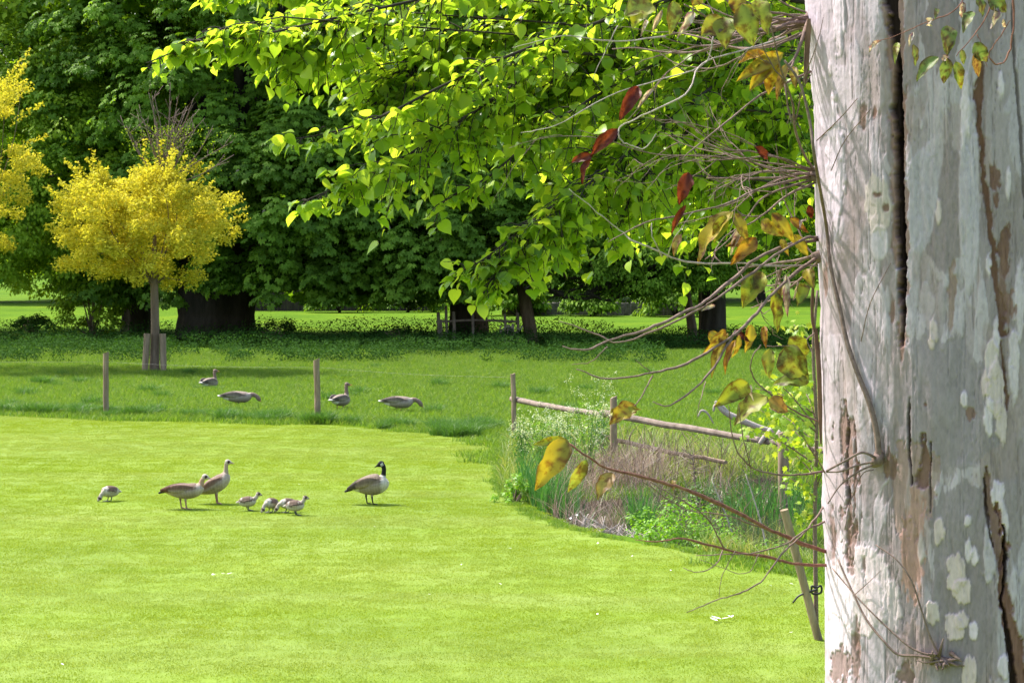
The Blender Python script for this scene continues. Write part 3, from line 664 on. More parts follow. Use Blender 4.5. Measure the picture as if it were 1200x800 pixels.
# yellow trees
def yellow(base, cz, rad, label, seed, deadtop=False, ncl=300, tr=.10, H0=2.4, n_sp=46):
    rg = R(seed); root = empty('golden_tree', base, label, 'tree', 'golden leaved young trees')
    V, Fs = trunk_mesh(base, [(0, 0, -.1), (0, 0, .3), (.02, 0, 1.2), (.0, 0, H0), (0, 0, H0+1.2)], [tr*1.5, tr*1.25, tr*1.1, tr, tr*.5], rg, .04, sides=16)
    mesh('trunk', V, Fs, M['bark_grey'], root)
    Cc = np.array((-.3, 0, cz)); d = rg.normal(size=(ncl, 3)); d /= np.linalg.norm(d, axis=1)[:, None]
    # irregular outline: lobes from noise
    lob = .70+.58*fbm(d[:, 0]*2.4+seed, d[:, 1]*2.4, d[:, 2]*2.4, seed=seed)
    cc = Cc+d*np.array(rad)*(rg.uniform(.2, 1, (ncl, 1))**.6)*lob[:, None]
    cc[:, 2] = np.maximum(cc[:, 2], cz-rad[2]*.92+rg.random(ncl)*.45)
    nl = 130; k = np.repeat(np.arange(ncl), nl); N = len(k); e = rg.normal(size=(N, 3)); e /= np.linalg.norm(e, axis=1)[:, None]
    pos = cc[k]+e*rg.uniform(.1, 1, (N, 1))**.6*.30*np.array((1, 1, .7))
    # upright leafy shoots that break the outline
    sp = []; T = Tubes()
    for i in range(n_sp):
        a = d[rg.integers(0, ncl)]; a = a if a[2] > -.3 else -a; s = Cc+a*np.array(rad)*.75; e2 = Cc+a*np.array(rad)*rg.uniform(1.0, 1.22)+np.array((0, 0, rg.uniform(.1, .45)))
        t = np.linspace(0, 1, 60)[:, None]; q = s*(1-t)+e2*t; sp.append(q+rg.normal(0, .06, q.shape)*(1.15-t)); T.add([s, (s+e2)/2, e2], [.014, .005], 4)
    pos = np.vstack([pos]+sp); N = len(pos)
    rn = np.clip(.5*fbm(pos[:, 0]*1.3, pos[:, 1]*1.3, pos[:, 2]*1.3, seed=seed)+.6*rg.random(N)-.1, 0, 1)
    V, Fs, r = cloud(T_DIA, F_DIA, pos, rg.normal(size=(N, 3))+(0, 0, .6), rg.normal(size=(N, 3)), .095*rg.uniform(.6, 1.25, N), rn); mesh('crown', V, Fs, M['yellow'], root, {'rnd': r})
    limbs(rg, (0, 0, H0-.15), cc[rg.choice(ncl, 14)], .03).build('branch', M['bark_grey'], root)
    if deadtop:
        T = Tubes(); tw = []
        top = np.array((.25, 0, cz+rad[2]*.6))
        for i in range(26):
            a = rg.normal(0, .48); e2 = top+np.array((math.sin(a)*2.2, rg.normal(0, .5), math.cos(a)*rg.uniform(1.5, 2.7))); p = smooth_path([top, top+(e2-top)*.5+rg.normal(0, .08, 3), e2], 8); T.add(p, [.026, .008], 5, rg.random())
            for j in range(7):
                q = p[rg.integers(4, len(p))]; f = q+np.array((rg.normal(0, .2), rg.normal(0, .2), rg.uniform(.12, .4))); T.add([q, (q+f)/2, f], [.009, .005], 3, rg.random()); tw.append(f); tw.append(q)
        T.build('bare_twigs', M['twig'], root)
        tw = np.array(tw); n = len(tw)*6; k = np.repeat(np.arange(len(tw)), 6); pos = tw[k]+rg.normal(0, .14, (n, 3)); pos = pos[pos[:, 2] < cz+rad[2]+.9]; n = len(pos)
        V, Fs, r = cloud(T_DIA, F_DIA, pos, rg.normal(size=(n, 3)), rg.normal(size=(n, 3)), .05*rg.uniform(.6, 1.2, n), rg.random(n)); mesh('green_leaves', V, Fs, M['maple'], root, {'rnd': r})
    return root
gy1 = G(181, 436)
yellow(gy1, 3.85, (2.45, 2.2, 1.72), 'round golden tree with a bare twiggy top, staked, in the meadow', 110, True)
yellow((-15.0, 62, 0), 5.9, (2.8, 2.4, 3.0), 'golden tree cut by the left edge of the picture', 111, False, 190, n_sp=70)
for (px, lean, lb) in ((170, .06, 'short pale stake on the left of the golden tree trunk'), (191.5, -.02, 'short stake on the right of the golden tree trunk')):
    g = gy1+np.array(((px-180)/44., -.15, 0)); T = Tubes(); z = np.linspace(-.15, 1.02, 6); T.add(np.stack([g[0]+lean*z, g[1]+0*z, z], 1), .085, 10)
    tag(T.build('tree_stake', M['wood'], smooth=False), lb, 'stake', 'stakes at the golden tree')

# thin trees right of the second chestnut
tree('young_tree', G(563, 397), 'slim leaning tree just right of the guarded chestnut trunk', 'tree', [(0, 0, -.1), (.02, 0, .6), (-.12, 0, 1.3), (-.15, 0, 2.2), (-.3, 0, 3.4)], [.30, .26, .20, .17, .1], M['bark_grey'],
    [C((0, .8, 4.3), (2.4, 2.2, 2.4), 90, .5, 60, .16, zmin=2.0)], M['maple'], 120, 10, .06, flute=.04)
tree('young_tree', G(622, 400), 'slim brown tree leaning left, near the centre under the canopy', 'tree', [(0, 0, -.1), (-.02, 0, .4), (-.15, 0, 1.1), (-.3, 0, 2.0), (-.5, 0, 3.6)], [.27, .235, .22, .2, .1], M['bark_grey'],
    [C((.3, .8, 5.2), (3.0, 2.6, 3.4), 200, .55, 70, .16, zmin=1.75)], M['maple'], 121, 12, .08, flute=.04)
# dark feathery yew with sweeping low boughs
gyw = G(836, 402)
yw, ccy = tree('yew_tree', gyw, 'dark spreading tree with low sweeping boughs, right of centre', 'tree', [(0, 0, -.15), (0, 0, .2), (.05, 0, 1.2), (0, 0, 2.4), (-.1, 0, 4.5)], [.55, .42, .36, .36, .25], M['bark_dark'],
    [C((-.6, 0.2, 8.0), (5.6, 5.0, 8.6), 1000, .56, 90, .14, zmin=1.8, droop=.9, flat=.4), C((-2.6, -2.6, 3.0), (3.6, 2.0, 1.5), 190, .45, 95, .12, zmin=1.7, droop=.9, flat=.4)], M['yew'], 122, 16, .14, flute=.12)
T = Tubes(); rg = R(123)
for i in range(16):
    a = np.array((-.1, -.2, rg.uniform(2.2, 4.2))); e = np.array((rg.uniform(-6.3, -3.0), rg.uniform(-3.5, -1.0), rg.uniform(1.65, 3.2)))
    p = smooth_path([a, a*.55+e*.45+(0, 0, -.1), e*.8+a*.2+(0, 0, -.45), e+(0, 0, .15)], 6); T.add(p, [.12, .07, .02], 6)
    for j in range(5):
        q = p[rg.integers(8, len(p))]; f = q+np.array((rg.uniform(-1.1, .2), rg.normal(0, .3), rg.uniform(-.3, .5))); T.add(smooth_path([q, (q+f)/2+(0, 0, .08), f], 3), [.03, .008], 4)
T.build('bough', M['bark_dark'], yw)
tree('young_tree', G(812, 400), 'thin leaning grey trunk just left of the dark yew trunk', 'tree', [(0, 0, -.1), (-.03, 0, .5), (-.18, 0, 1.4), (-.3, 0, 2.3), (-.4, 0, 4)], [.20, .17, .15, .14, .08], M['bark_grey'],
    [C((.2, 1.2, 6.2), (3.0, 2.6, 3.2), 150, .5, 70, .16, zmin=2.6)], M['maple'], 124, 8, .06, flute=.04)
tree('young_tree', G(824, 398), 'thin straight grey trunk pressed close to the dark yew trunk', 'tree', [(0, 0, -.1), (0, 0, .5), (-.03, 0, 1.4), (-.05, 0, 2.3), (-.05, 0, 4)], [.19, .16, .14, .13, .08], M['bark_grey'],
    [C((.8, 1.6, 7.2), (2.6, 2.4, 2.8), 110, .5, 70, .16, zmin=3.2)], M['maple'], 125, 8, .06, flute=.04)
tree('maple_tree', (12.5, 89, 0), 'mid green tree filling the gap between the yew and the pale trunk', 'tree', [(0, 0, -.15), (0, 0, .3), (0, 0, 1.6), (0, 0, 3), (0, 0, 5)], [.6, .48, .4, .4, .3], M['bark_grey'],
    [C((0, 0, 9.2), (6.6, 5.2, 10), 1000, .62, 70, .17, zmin=1.9)], M['maple'], 126, 12, .15)

# tree line far behind
fl = ['far tree at the left edge beyond the bright field', 'far tree seen under the upper left canopy', 'far tree behind the broad chestnut trunk', 'far dark tree left of the park paling middle', 'far tree above the park paling', 'far tree behind the guarded chestnut', 'far tree behind the grey wall', 'far tree right of the grey wall', 'far tree behind the yew trunk', 'far tree hidden mostly by the pale trunk', 'farthest tree on the right']
for i, lb in enumerate(fl):
    x = -30+i*6.3; yy = 128+(i % 3)*5
    tree('distant_tree', (x, yy, 0), lb, 'tree', [(0, 0, -.1), (0, 0, 1), (0, 0, 3), (0, 0, 6)], [.6, .45, .4, .3], M['bark_dark'],
        [C((0, 0, 9.5), (6.0, 4.5, 12), 420, 1.25, 60, .42, zmin=1.3+.5*(i % 2), upcut=99, shell=.2)], M['farleaf'], 140+i, 6, .15, group='trees beyond the field')

# nettles and undergrowth, coloured darker and spread forward to stand for tree shade
rg = R(160); n = 130000
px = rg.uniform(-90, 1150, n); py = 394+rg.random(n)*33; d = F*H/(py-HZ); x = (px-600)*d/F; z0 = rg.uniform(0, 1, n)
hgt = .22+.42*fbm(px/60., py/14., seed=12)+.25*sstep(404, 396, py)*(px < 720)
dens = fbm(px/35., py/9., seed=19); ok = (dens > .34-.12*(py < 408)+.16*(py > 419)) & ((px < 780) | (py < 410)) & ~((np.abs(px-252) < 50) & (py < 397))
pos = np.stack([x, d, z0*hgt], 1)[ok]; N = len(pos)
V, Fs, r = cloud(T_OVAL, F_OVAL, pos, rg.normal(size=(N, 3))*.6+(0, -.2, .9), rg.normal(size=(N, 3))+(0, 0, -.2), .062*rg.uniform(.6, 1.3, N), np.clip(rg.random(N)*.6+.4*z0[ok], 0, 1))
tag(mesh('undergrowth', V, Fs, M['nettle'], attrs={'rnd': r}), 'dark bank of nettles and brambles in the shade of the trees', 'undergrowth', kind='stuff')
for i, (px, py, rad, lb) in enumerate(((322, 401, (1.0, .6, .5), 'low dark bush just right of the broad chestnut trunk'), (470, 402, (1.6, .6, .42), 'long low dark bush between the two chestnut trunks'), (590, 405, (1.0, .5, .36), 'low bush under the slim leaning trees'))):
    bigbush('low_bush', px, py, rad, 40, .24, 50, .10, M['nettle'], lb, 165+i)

def farbush(x, y, rad, lb, seed):
    root = empty('field_bush', (x, y, 0), lb, 'bush', 'bushes at the far side of the field'); rgx = R(seed)
    V, Fs, r, cc = crown(rgx, (0, 0, rad[2]*.5), rad, 60, .45, 45, .20, T_DIA, F_DIA, .1, None); mesh('foliage', V, Fs, M['yew'], root, {'rnd': r}); limbs(rgx, (0, 0, 0), cc[:6], .05).build('stem', M['bark_dark'], root)
farbush(-8.2, 109.5, (1.5, 1.0, 1.3), 'round dark bush in front of the paling, near the broad trunk', 401)
farbush(-5.0, 110, (2.2, 1.0, .9), 'wide low bush in front of the paling, under the left canopy', 402)
farbush(.2, 105, (1.6, 1.0, 1.2), 'dark bush at the left end of the grey wall', 403)
farbush(3.6, 104.6, (1.3, .8, .8), 'small bush against the middle of the grey wall', 404)
farbush(7.4, 104.4, (1.8, 1.0, 1.5), 'tall dark bush at the right end of the grey wall', 405)
# guard rail round the second chestnut
root = empty('guard_rail', G(541, 402), 'broken grey wooden guard rail round the chestnut trunk', 'guard rail'); g = G(541, 402)
def gp(px, py): return P(px, py, g[1])-g
T = Tubes(); T.add(smooth_path([gp(511, 377), gp(560, 375), gp(609, 377)], 5), .04, 8); T.build('rail', M['woodgrey'], root)
for (px, top, w) in ((514, 366, .06), (523, 358, .05), (532, 365, .055), (554, 363, .05), (592, 368, .045), (607, 366, .05), (517, 374, .04)):
    T = Tubes(); T.add([gp(px, 398)-(0, 0, .1), gp(px+.4, 385), gp(px-.5, top)], w, 7); T.build('post', M['woodgrey'], root, smooth=False)
T = Tubes(); rg = R(170)
for i in range(26):
    a = gp(597+rg.normal(0, 5), 396); b = gp(599+rg.normal(0, 7), 384+rg.normal(0, 3)); T.add([a, (a+b)/2+rg.normal(0, .06, 3), b], .03, 4, rg.random())
tag(T.build('brushwood_heap', M['twig_grey'], origin=None), 'small heap of pale cut brushwood under the guard rail', 'brushwood')
bpy.data.objects['brushwood_heap'].location = tuple(g)
# dark park paling and the grey stone wall beyond
x0, x1, yy = (286-600)*112/F, (520-600)*112/F, 112.0
root = empty('park_paling', ((x0+x1)/2, yy, 0), 'long dark wooden paling at the far side of the bright field', 'fence'); rg = R(171)
V = []; Q = []; xs = np.arange(x0, x1, .17)-(x0+x1)/2
for x in xs:
    h = 1.15+rg.normal(0, .09); w = .083; b = len(V)
    for (dx, dy, z) in ((-w, 0, 0), (w, 0, 0), (w, .03, 0), (-w, .03, 0), (-w, 0, h), (w, 0, h), (w, .03, h), (-w, .03, h)): V.append((x+dx, dy, z))
    for f in ((0, 1, 5, 4), (1, 2, 6, 5), (2, 3, 7, 6), (3, 0, 4, 7), (4, 5, 6, 7)): Q.append([b+i for i in f])
mesh('pales', np.array(V), [np.array(Q)], M['bark_dark'], root, smooth=False)
T = Tubes()
for z in (.35, .95): T.add([(xs[0], .07, z), (0, .07, z), (xs[-1], .07, z)], .04, 6)
T.build('rail', M['bark_dark'], root)
x0, x1, yy = (588-600)*106/F, (800-600)*106/F, 106.0
m = MT('stone_wall'); br = m.n('ShaderNodeTexBrick'); tc = m.n('ShaderNodeTexCoord'); mp = m.n('ShaderNodeMapping'); mp.inputs['Rotation'].default_value = (math.radians(90), 0, 0)
m.l(tc.outputs['Object'], mp.inputs[0]); m.l(mp.outputs[0], br.inputs['Vector']); br.inputs['Scale'].default_value = 3; br.inputs['Color1'].default_value = (.20, .165, .155, 1); br.inputs['Color2'].default_value = (.10, .082, .075, 1); br.inputs['Mortar'].default_value = (.08, .07, .06, 1)
m.l(br.outputs['Color'], m.b.inputs['Base Color']); m.b.inputs['Roughness'].default_value = .95
nx_ = 160; V = []; rg = R(172); tops = .50+.12*fbm(np.linspace(0, 50, nx_), np.zeros(nx_), seed=5)
xs = np.linspace(x0, x1, nx_)
for i, x in enumerate(xs):
    j = rg.normal(0, .015, 4); V += [(x, yy-.2+j[0], -.05), (x, yy-.17+j[1], tops[i]), (x, yy+.17, tops[i]+j[2]), (x, yy+.2, -.05)]
Q = []
for i in range(nx_-1):
    for a in range(3): Q.append((i*4+a, i*4+4+a, i*4+5+a, i*4+1+a))
Q += [(0, 1, 2, 3), (4*nx_-1, 4*nx_-2, 4*nx_-3, 4*nx_-4)]
w = mesh('stone_wall', np.array(V), [np.array(Q)], m.m, smooth=False); tag(w, 'low grey stone wall at the far side of the field, right of centre', 'wall')
# ---------------------------------------------------------------- geese
def feather_mat(name, scale=26):
    m = MT(name); a = m.attr('col').outputs['Color']; nz = m.noise(scale, 4, stretch=(1, 1, 1.6)); wv = m.n('ShaderNodeTexWave'); wv.inputs['Scale'].default_value = 9; wv.inputs['Distortion'].default_value = 7; wv.inputs['Detail'].default_value = 3
    tc = m.n('ShaderNodeTexCoord'); m.l(tc.outputs['Object'], wv.inputs['Vector'])
    c = m.mix(nz.outputs['Fac'], m.mix(1.0, a, (.62, .6, .58), 'MULTIPLY'), m.mix(1.0, a, (1.15, 1.15, 1.15), 'MULTIPLY')); f = m.n('ShaderNodeMath', operation='MULTIPLY'); m.l(wv.outputs['Fac'], f.inputs[0]); f.inputs[1].default_value = .3
    c = m.mix(f.outputs[0], c, m.mix(1.0, c, (.6, .55, .5), 'MULTIPLY')); m.l(c, m.b.inputs['Base Color']); m.b.inputs['Roughness'].default_value = .75; m.b.inputs['Specular IOR Level'].default_value = .2
    m.bump(nz.outputs['Fac'], .4, .006); return m.m
M['feather'] = feather_mat('feathers')
def loft(path, ry, rz, sides=20, n=5):
    """path (k,2 or 3) x,(y),z ; ry half width, rz half height; rings perpendicular to the path"""
    p = np.asarray(path, float)
    if p.shape[1] == 2: p = np.stack([p[:, 0], 0*p[:, 0], p[:, 1]], 1)
    q = smooth_path(np.hstack([p, np.asarray(ry, float)[:, None], np.asarray(rz, float)[:, None]]), n)
    c = q[:, :3]; ry = np.abs(q[:, 3]); rz = np.abs(q[:, 4]); T = np.gradient(c, axis=0); T /= np.linalg.norm(T, axis=1)[:, None]
    S = np.cross(T, np.array((0, 1., 0))); S /= np.linalg.norm(S, axis=1)[:, None]  # 'up' of ring
    W = np.cross(S, T); a = np.linspace(0, 2*np.pi, sides, endpoint=False)
    V = c[:, None]+ry[:, None, None]*np.cos(a)[None, :, None]*W[:, None]+rz[:, None, None]*np.sin(a)[None, :, None]*S[:, None]
    k = len(c); i = np.arange(k-1)[:, None]*sides; j = np.arange(sides)[None]; j2 = (j+1) % sides
    Q = np.stack([i+j, i+j2, i+sides+j2, i+sides+j], -1).reshape(-1, 4)
    V = np.vstack([V.reshape(-1, 3), c[:1], c[-1:]]); nn = k*sides; jj = np.arange(sides); j3 = (jj+1) % sides
    Tt = np.vstack([np.stack([np.full(sides, nn), j3, jj], 1), np.stack([np.full(sides, nn+1), (k-1)*sides+jj, (k-1)*sides+j3], 1)])
    return V, Q, Tt, S, np.repeat(np.linspace(0, 1, k), sides)
def bird(name, loc, rot, label, cat, pal, spec, group=None, vox=.006, scale=1.0):
    """spec: body path/ry/rz, wing, neck path/r, head, bill, legs"""
    Vs = []; Qs = []; Ts = []; cols = []; off = 0
    def addp(V, Q, T_, col):
        nonlocal off
        Vs.append(V); Qs.append(Q+off); Ts.append(T_+off); cols.append(np.broadcast_to(np.asarray(col, float), (len(V), 3)).copy()); off += len(V)
    # body
    V, Q, T_, S, t = loft(spec['body'], spec['bry'], spec['brz']); zc = np.interp(V[:, 0], [p[0] for p in spec['body']], [p[1] for p in spec['body']])
    up = (V[:, 2]-zc); col = np.where((up > .25*np.max(spec['brz']))[:, None], pal['back'], pal['flank'])
    chest = V[:, 0] > spec['body'][-2][0]-.01; col = np.where(chest[:, None] & (up < .09)[:, None], pal['chest'], col)
    rear = V[:, 0] < spec['body'][1][0]+.02; col = np.where(rear[:, None], np.where((up < .0)[:, None], pal['vent'], pal['tail']), col)
    n1 = fbm(V[:, 0]*40, V[:, 1]*40, V[:, 2]*40, seed=3)[:, None]; col = col*(.8+.4*n1)
    if 'blotch' in pal: nb = fbm(V[:, 0]*26+7, V[:, 1]*26, V[:, 2]*26, seed=8); col = np.where(((nb > .54) & (up > -.01))[:, None], c3(.15, .10, .075), col)
    addp(V, Q, T_, col)
    # folded wings
    for s in (-1, 1):
        w = np.array([(x, s*y, z) for x, y, z in spec['wing']]); V, Q, T_, S, t = loft(w, spec['wry'], spec['wrz'], 14)
        tt = (V[:, 0]-V[:, 0].min())/(np.ptp(V[:, 0])); c = np.where((tt < .30)[:, None], pal['primary'], pal['wing'])
        zt = (V[:, 2]-np.interp(V[:, 0], w[:, 0], w[:, 2]))/np.max(spec['wrz']); c = np.where(((zt < -.35) & (tt > .3))[:, None], pal['wing2'], c)
        c = c*(.50+.95*fbm(V[:, 0]*60, V[:, 2]*40, seed=5)[:, None]); addp(V, Q, T_, c)
    # tail
    V, Q, T_, S, t = loft(spec['tail'], spec['tly'], spec['trz'], 12); zt = V[:, 2]-np.interp(V[:, 0], [p[0] for p in spec['tail']][::(1 if spec['tail'][0][0] < spec['tail'][-1][0] else -1)], [p[1] for p in spec['tail']][::(1 if spec['tail'][0][0] < spec['tail'][-1][0] else -1)])
    c = np.where((V[:, 0] < spec['tail'][0][0]+.05)[:, None], pal['tailtip'], pal['tail']); addp(V, Q, T_, c)
    # neck
    nk = np.array([q if len(q) == 3 else (q[0], 0, q[1]) for q in spec['neck']]); r = np.array(spec['nr']); V, Q, T_, S, t = loft(nk, r*.9, r, 16)
    t = np.append(t, [0, 1]); c = np.where((t > spec.get('nsplit', .25))[:, None], pal['neck'], pal['chest']); addp(V, Q, T_, c)
    # head (ellipsoid loft) and bill
    hd = np.array(spec['head']); bl = np.array(spec['bill']); d = bl-hd; d /= np.linalg.norm(d); hr = spec['hr']
    hp = np.array([hd+d*k*hr for k in (-1.25, -1.0, -.4, .3, .95, 1.35)]); V, Q, T_, S, t = loft(hp, np.array([.05, .55, .88, .8, .55, .3])*hr, np.array([.05, .62, .98, .92, .58, .34])*hr, 20)
    side = np.cross(np.array((0, 0, 1.)), d); lu = np.cross(d, side); rel = V-hd; u = rel@d/hr; w = rel@lu/hr; c = np.broadcast_to(pal['head'], V.shape).copy()
    if 'cheek' in pal: c[(np.abs(u+.25) < .48) & (w < .30)] = pal['cheek']
    if 'eyepatch' in pal: c[(np.hypot(u-.22, w-.12) < .50) & (np.abs(rel@side) > .2*hr)] = pal['eyepatch']
    if 'crown' in pal: c[w > .5] = pal['crown']
    addp(V, Q, T_, c)
    bp = np.array([hd+d*hr*.9, (hd+d*hr*.9)*.5+bl*.5, bl, bl+d*.002]); V, Q, T_, S, t = loft(bp, np.array([.42, .3, .22, .02])*hr, np.array([.45, .27, .13, .02])*hr, 10); addp(V, Q, T_, pal['bill'])
    for s in (-1, 1):
        e = hd+d*hr*.25+side*s*hr*.74+lu*hr*.22; q = np.array([e-side*s*.16*hr, e, e+side*s*.08*hr, e+side*s*.1*hr]); rr = np.array([.2, .2, .13, .02])*hr
        V, Q, T_, S, t = loft(q+np.array([(0, 0, 1e-5*i) for i in range(4)]), rr, rr, 8, 3) if abs(side[1]) < .5 else (None,)*5
        tb = Tubes(); tb.add(q, rr, 8); Vv = np.vstack(tb.V); addp(Vv, np.vstack(tb.F), np.vstack(tb.tris), (.01, .008, .006))
    # legs with webbed feet
    for (x, y, ztop) in spec.get('legs', []):
        L = spec.get('lr', .009); tb = Tubes(); tb.add([(x-.02, y*.9, ztop+.06), (x-.012, y, ztop*.6), (x, y, .008)], [L*3.0, L*1.3, L], 8)
        for a in (-.45, 0, .45): tb.add([(x, y, .012), (x+.045*math.cos(a)*scale, y+.045*math.sin(a)*scale, .007), (x+.07*math.cos(a)*scale, y+.07*math.sin(a)*scale, .004)], [L*.9, L*.7, L*.35], 6)
        V = np.vstack(tb.V); addp(V, np.vstack(tb.F), np.vstack(tb.tris), pal['leg'])
        w = np.array([(x, y, .006)]+[(x+.062*math.cos(a)*scale, y+.062*math.sin(a)*scale, .004) for a in (-.45, 0, .45)]); Vw = np.vstack([w+(0, 0, .003), w-(0, 0, .004)]); addp(Vw, np.zeros((0, 4), int)+0, np.array([(0, 1, 2), (0, 2, 3), (4, 6, 5), (4, 7, 6)]), pal['leg'])
    V = np.vstack(Vs); cols = np.vstack(cols); Q = np.vstack([q for q in Qs if len(q)]).astype(int); Tt = np.vstack(Ts)
    tmp = mesh('tmp_bird', V, [Q, Tt], M['feather']); md = tmp.modifiers.new('r', 'REMESH'); md.mode = 'VOXEL'; md.voxel_size = vox; md.use_smooth_shade = True
    sm = tmp.modifiers.new('s', 'SMOOTH'); sm.factor = .5; sm.iterations = 2
    dg = bpy.context.evaluated_depsgraph_get(); dg.update(); me = bpy.data.meshes.new_from_object(tmp.evaluated_get(dg)); bpy.data.objects.remove(tmp)
    kd = kdtree.KDTree(len(V)); [kd.insert(v, i) for i, v in enumerate(V)]; kd.balance()
    n = len(me.vertices); co = np.empty(n*3, np.float32); me.vertices.foreach_get('co', co); co = co.reshape(-1, 3)
    cc = np.ones((n, 4), np.float32)
    for i in range(n): 
        f = kd.find_n(co[i], 3); cc[i, :3] = sum(cols[q[1]]*(1/(q[2]+1e-4)) for q in f)/sum(1/(q[2]+1e-4) for q in f)
    for a in list(me.attributes):
        if a.name == 'col': me.attributes.remove(a)
    at = me.attributes.new('col', 'FLOAT_COLOR', 'POINT'); at.data.foreach_set('color', cc.ravel()); me.name = name
    if not me.materials: me.materials.append(M['feather'])
    o = bpy.data.objects.new(name, me); link(o); o.location = tuple(loc); o.rotation_euler = (0, 0, rot); o.scale = (scale if False else 1,)*3
    return tag(o, label, cat, group)
c3 = lambda *a: np.array(a, float)
EG = dict(back=c3(.20, .14, .105), flank=c3(.34, .275, .225), chest=c3(.44, .37, .31), vent=c3(.46, .36, .25), tail=c3(.04, .03, .025), tailtip=c3(.015, .015, .015), wing=c3(.15, .085, .058), wing2=c3(.27, .215, .18), primary=c3(.11, .05, .03), neck=c3(.38, .29, .22), head=c3(.48, .42, .36), eyepatch=c3(.07, .028, .016), bill=c3(.38, .25, .24), leg=c3(.32, .16, .14))
CA = dict(back=c3(.20, .155, .115), flank=c3(.30, .245, .19), chest=c3(.56, .51, .44), vent=c3(.62, .6, .55), tail=c3(.04, .035, .03), tailtip=c3(.012, .012, .012), wing=c3(.165, .12, .085), wing2=c3(.25, .19, .145), primary=c3(.07, .055, .045), neck=c3(.010, .010, .010), head=c3(.010, .010, .010), cheek=c3(.72, .71, .68), bill=c3(.012, .012, .012), leg=c3(.025, .025, .024))
GL = dict(back=c3(.24, .19, .155), flank=c3(.34, .285, .24), chest=c3(.38, .32, .27), vent=c3(.74, .71, .67), tail=c3(.30, .26, .22), tailtip=c3(.74, .71, .67), wing=c3(.175, .135, .11), wing2=c3(.30, .26, .22), primary=c3(.11, .09, .075), neck=c3(.23, .165, .13), head=c3(.23, .16, .125), bill=c3(.70, .36, .11), leg=c3(.5, .25, .2))
GO = dict(back=c3(.13, .085, .062), flank=c3(.46, .41, .35), chest=c3(.50, .45, .39), vent=c3(.5, .45, .4), tail=c3(.42, .37, .32), tailtip=c3(.48, .44, .38), wing=c3(.12, .08, .058), wing2=c3(.40, .35, .29), primary=c3(.20, .15, .12), neck=c3(.42, .37, .31), head=c3(.44, .38, .32), crown=c3(.11, .075, .055), eyepatch=c3(.08, .05, .04), bill=c3(.07, .055, .055), leg=c3(.08, .09, .08), blotch=1)
def at(px, py): g = G(px, py); g[2] = .004; return g
# upright goose (steep body)
eg = 'Egyptian geese on the lawn'
bird('brown_goose', at(253.5, 590.5), 0, 'upright pale goose with raised neck, hind one of the brown goose pair', 'goose', EG, dict(
    body=[(-.235, .150), (-.18, .175), (-.07, .225), (.03, .275), (.10, .335), (.135, .40)], bry=[.025, .06, .105, .115, .095, .05], brz=[.025, .055, .10, .105, .09, .05],
    wing=[(-.27, .035, .150), (-.16, .082, .20), (-.03, .105, .275), (.06, .085, .345)], wry=[.008, .022, .024, .01], wrz=[.012, .05, .062, .02],
    tail=[(-.30, .125), (-.24, .145), (-.14, .19)], tly=[.03, .045, .05], trz=[.008, .018, .03],
    neck=[(.11, .36), (.125, .42), (.128, .49), (.135, .535)], nr=[.062, .036, .026, .028], nsplit=.1, head=(.157, 0, .552), bill=(.238, 0, .532), hr=.036, legs=[(.0, .04, .17), (.025, -.04, .17)]), 'brown geese with goslings on the lawn')
pal = dict(EG); pal['neck'] = c3(.42, .27, .18)
bird('brown_goose', at(215.2, 596.5), 0, 'brown goose with level body and lowered head, black tail, in front of the upright one', 'goose', pal, dict(
    body=[(-.26, .255), (-.18, .245), (-.05, .235), (.08, .235), (.18, .26), (.235, .30)], bry=[.03, .07, .115, .12, .095, .05], brz=[.025, .06, .095, .10, .085, .05],
    wing=[(-.30, .03, .245), (-.17, .088, .265), (-.02, .112, .275), (.12, .09, .285)], wry=[.008, .022, .024, .01], wrz=[.012, .045, .055, .02],
    tail=[(-.325, .205), (-.27, .225), (-.17, .245)], tly=[.032, .045, .05], trz=[.012, .02, .03],
    neck=[(.19, .275), (.225, .32), (.235, .36), (.262, .40)], nr=[.065, .040, .032, .03], nsplit=.15, head=(.282, 0, .415), bill=(.362, 0, .388), hr=.038, legs=[(-.035, .045, .15), (.045, -.045, .15)]), 'brown geese with goslings on the lawn')
bird('black_necked_goose', at(433.5, 591), 0, 'black necked goose with white cheek, standing alone and looking back left', 'goose', CA, dict(
    body=[(-.25, .225), (-.16, .235), (-.04, .25), (.07, .265), (.16, .29), (.215, .335)], bry=[.03, .085, .135, .145, .12, .07], brz=[.03, .075, .125, .14, .115, .06],
    wing=[(-.30, .035, .205), (-.17, .10, .26), (-.02, .132, .31), (.11, .11, .33)], wry=[.008, .024, .026, .01], wrz=[.012, .05, .06, .02],
    tail=[(-.335, .165), (-.28, .19), (-.17, .235)], tly=[.03, .05, .06], trz=[.010, .022, .035],
    neck=[(.155, .325), (.178, .39), (.185, .45), (.178, .50), (.155, .525)], nr=[.06, .034, .030, .030, .032], nsplit=.22, head=(.142, 0, .530), bill=(.062, -.012, .490), hr=.040, legs=[(-.04, .05, .13), (.045, -.05, .13)]))
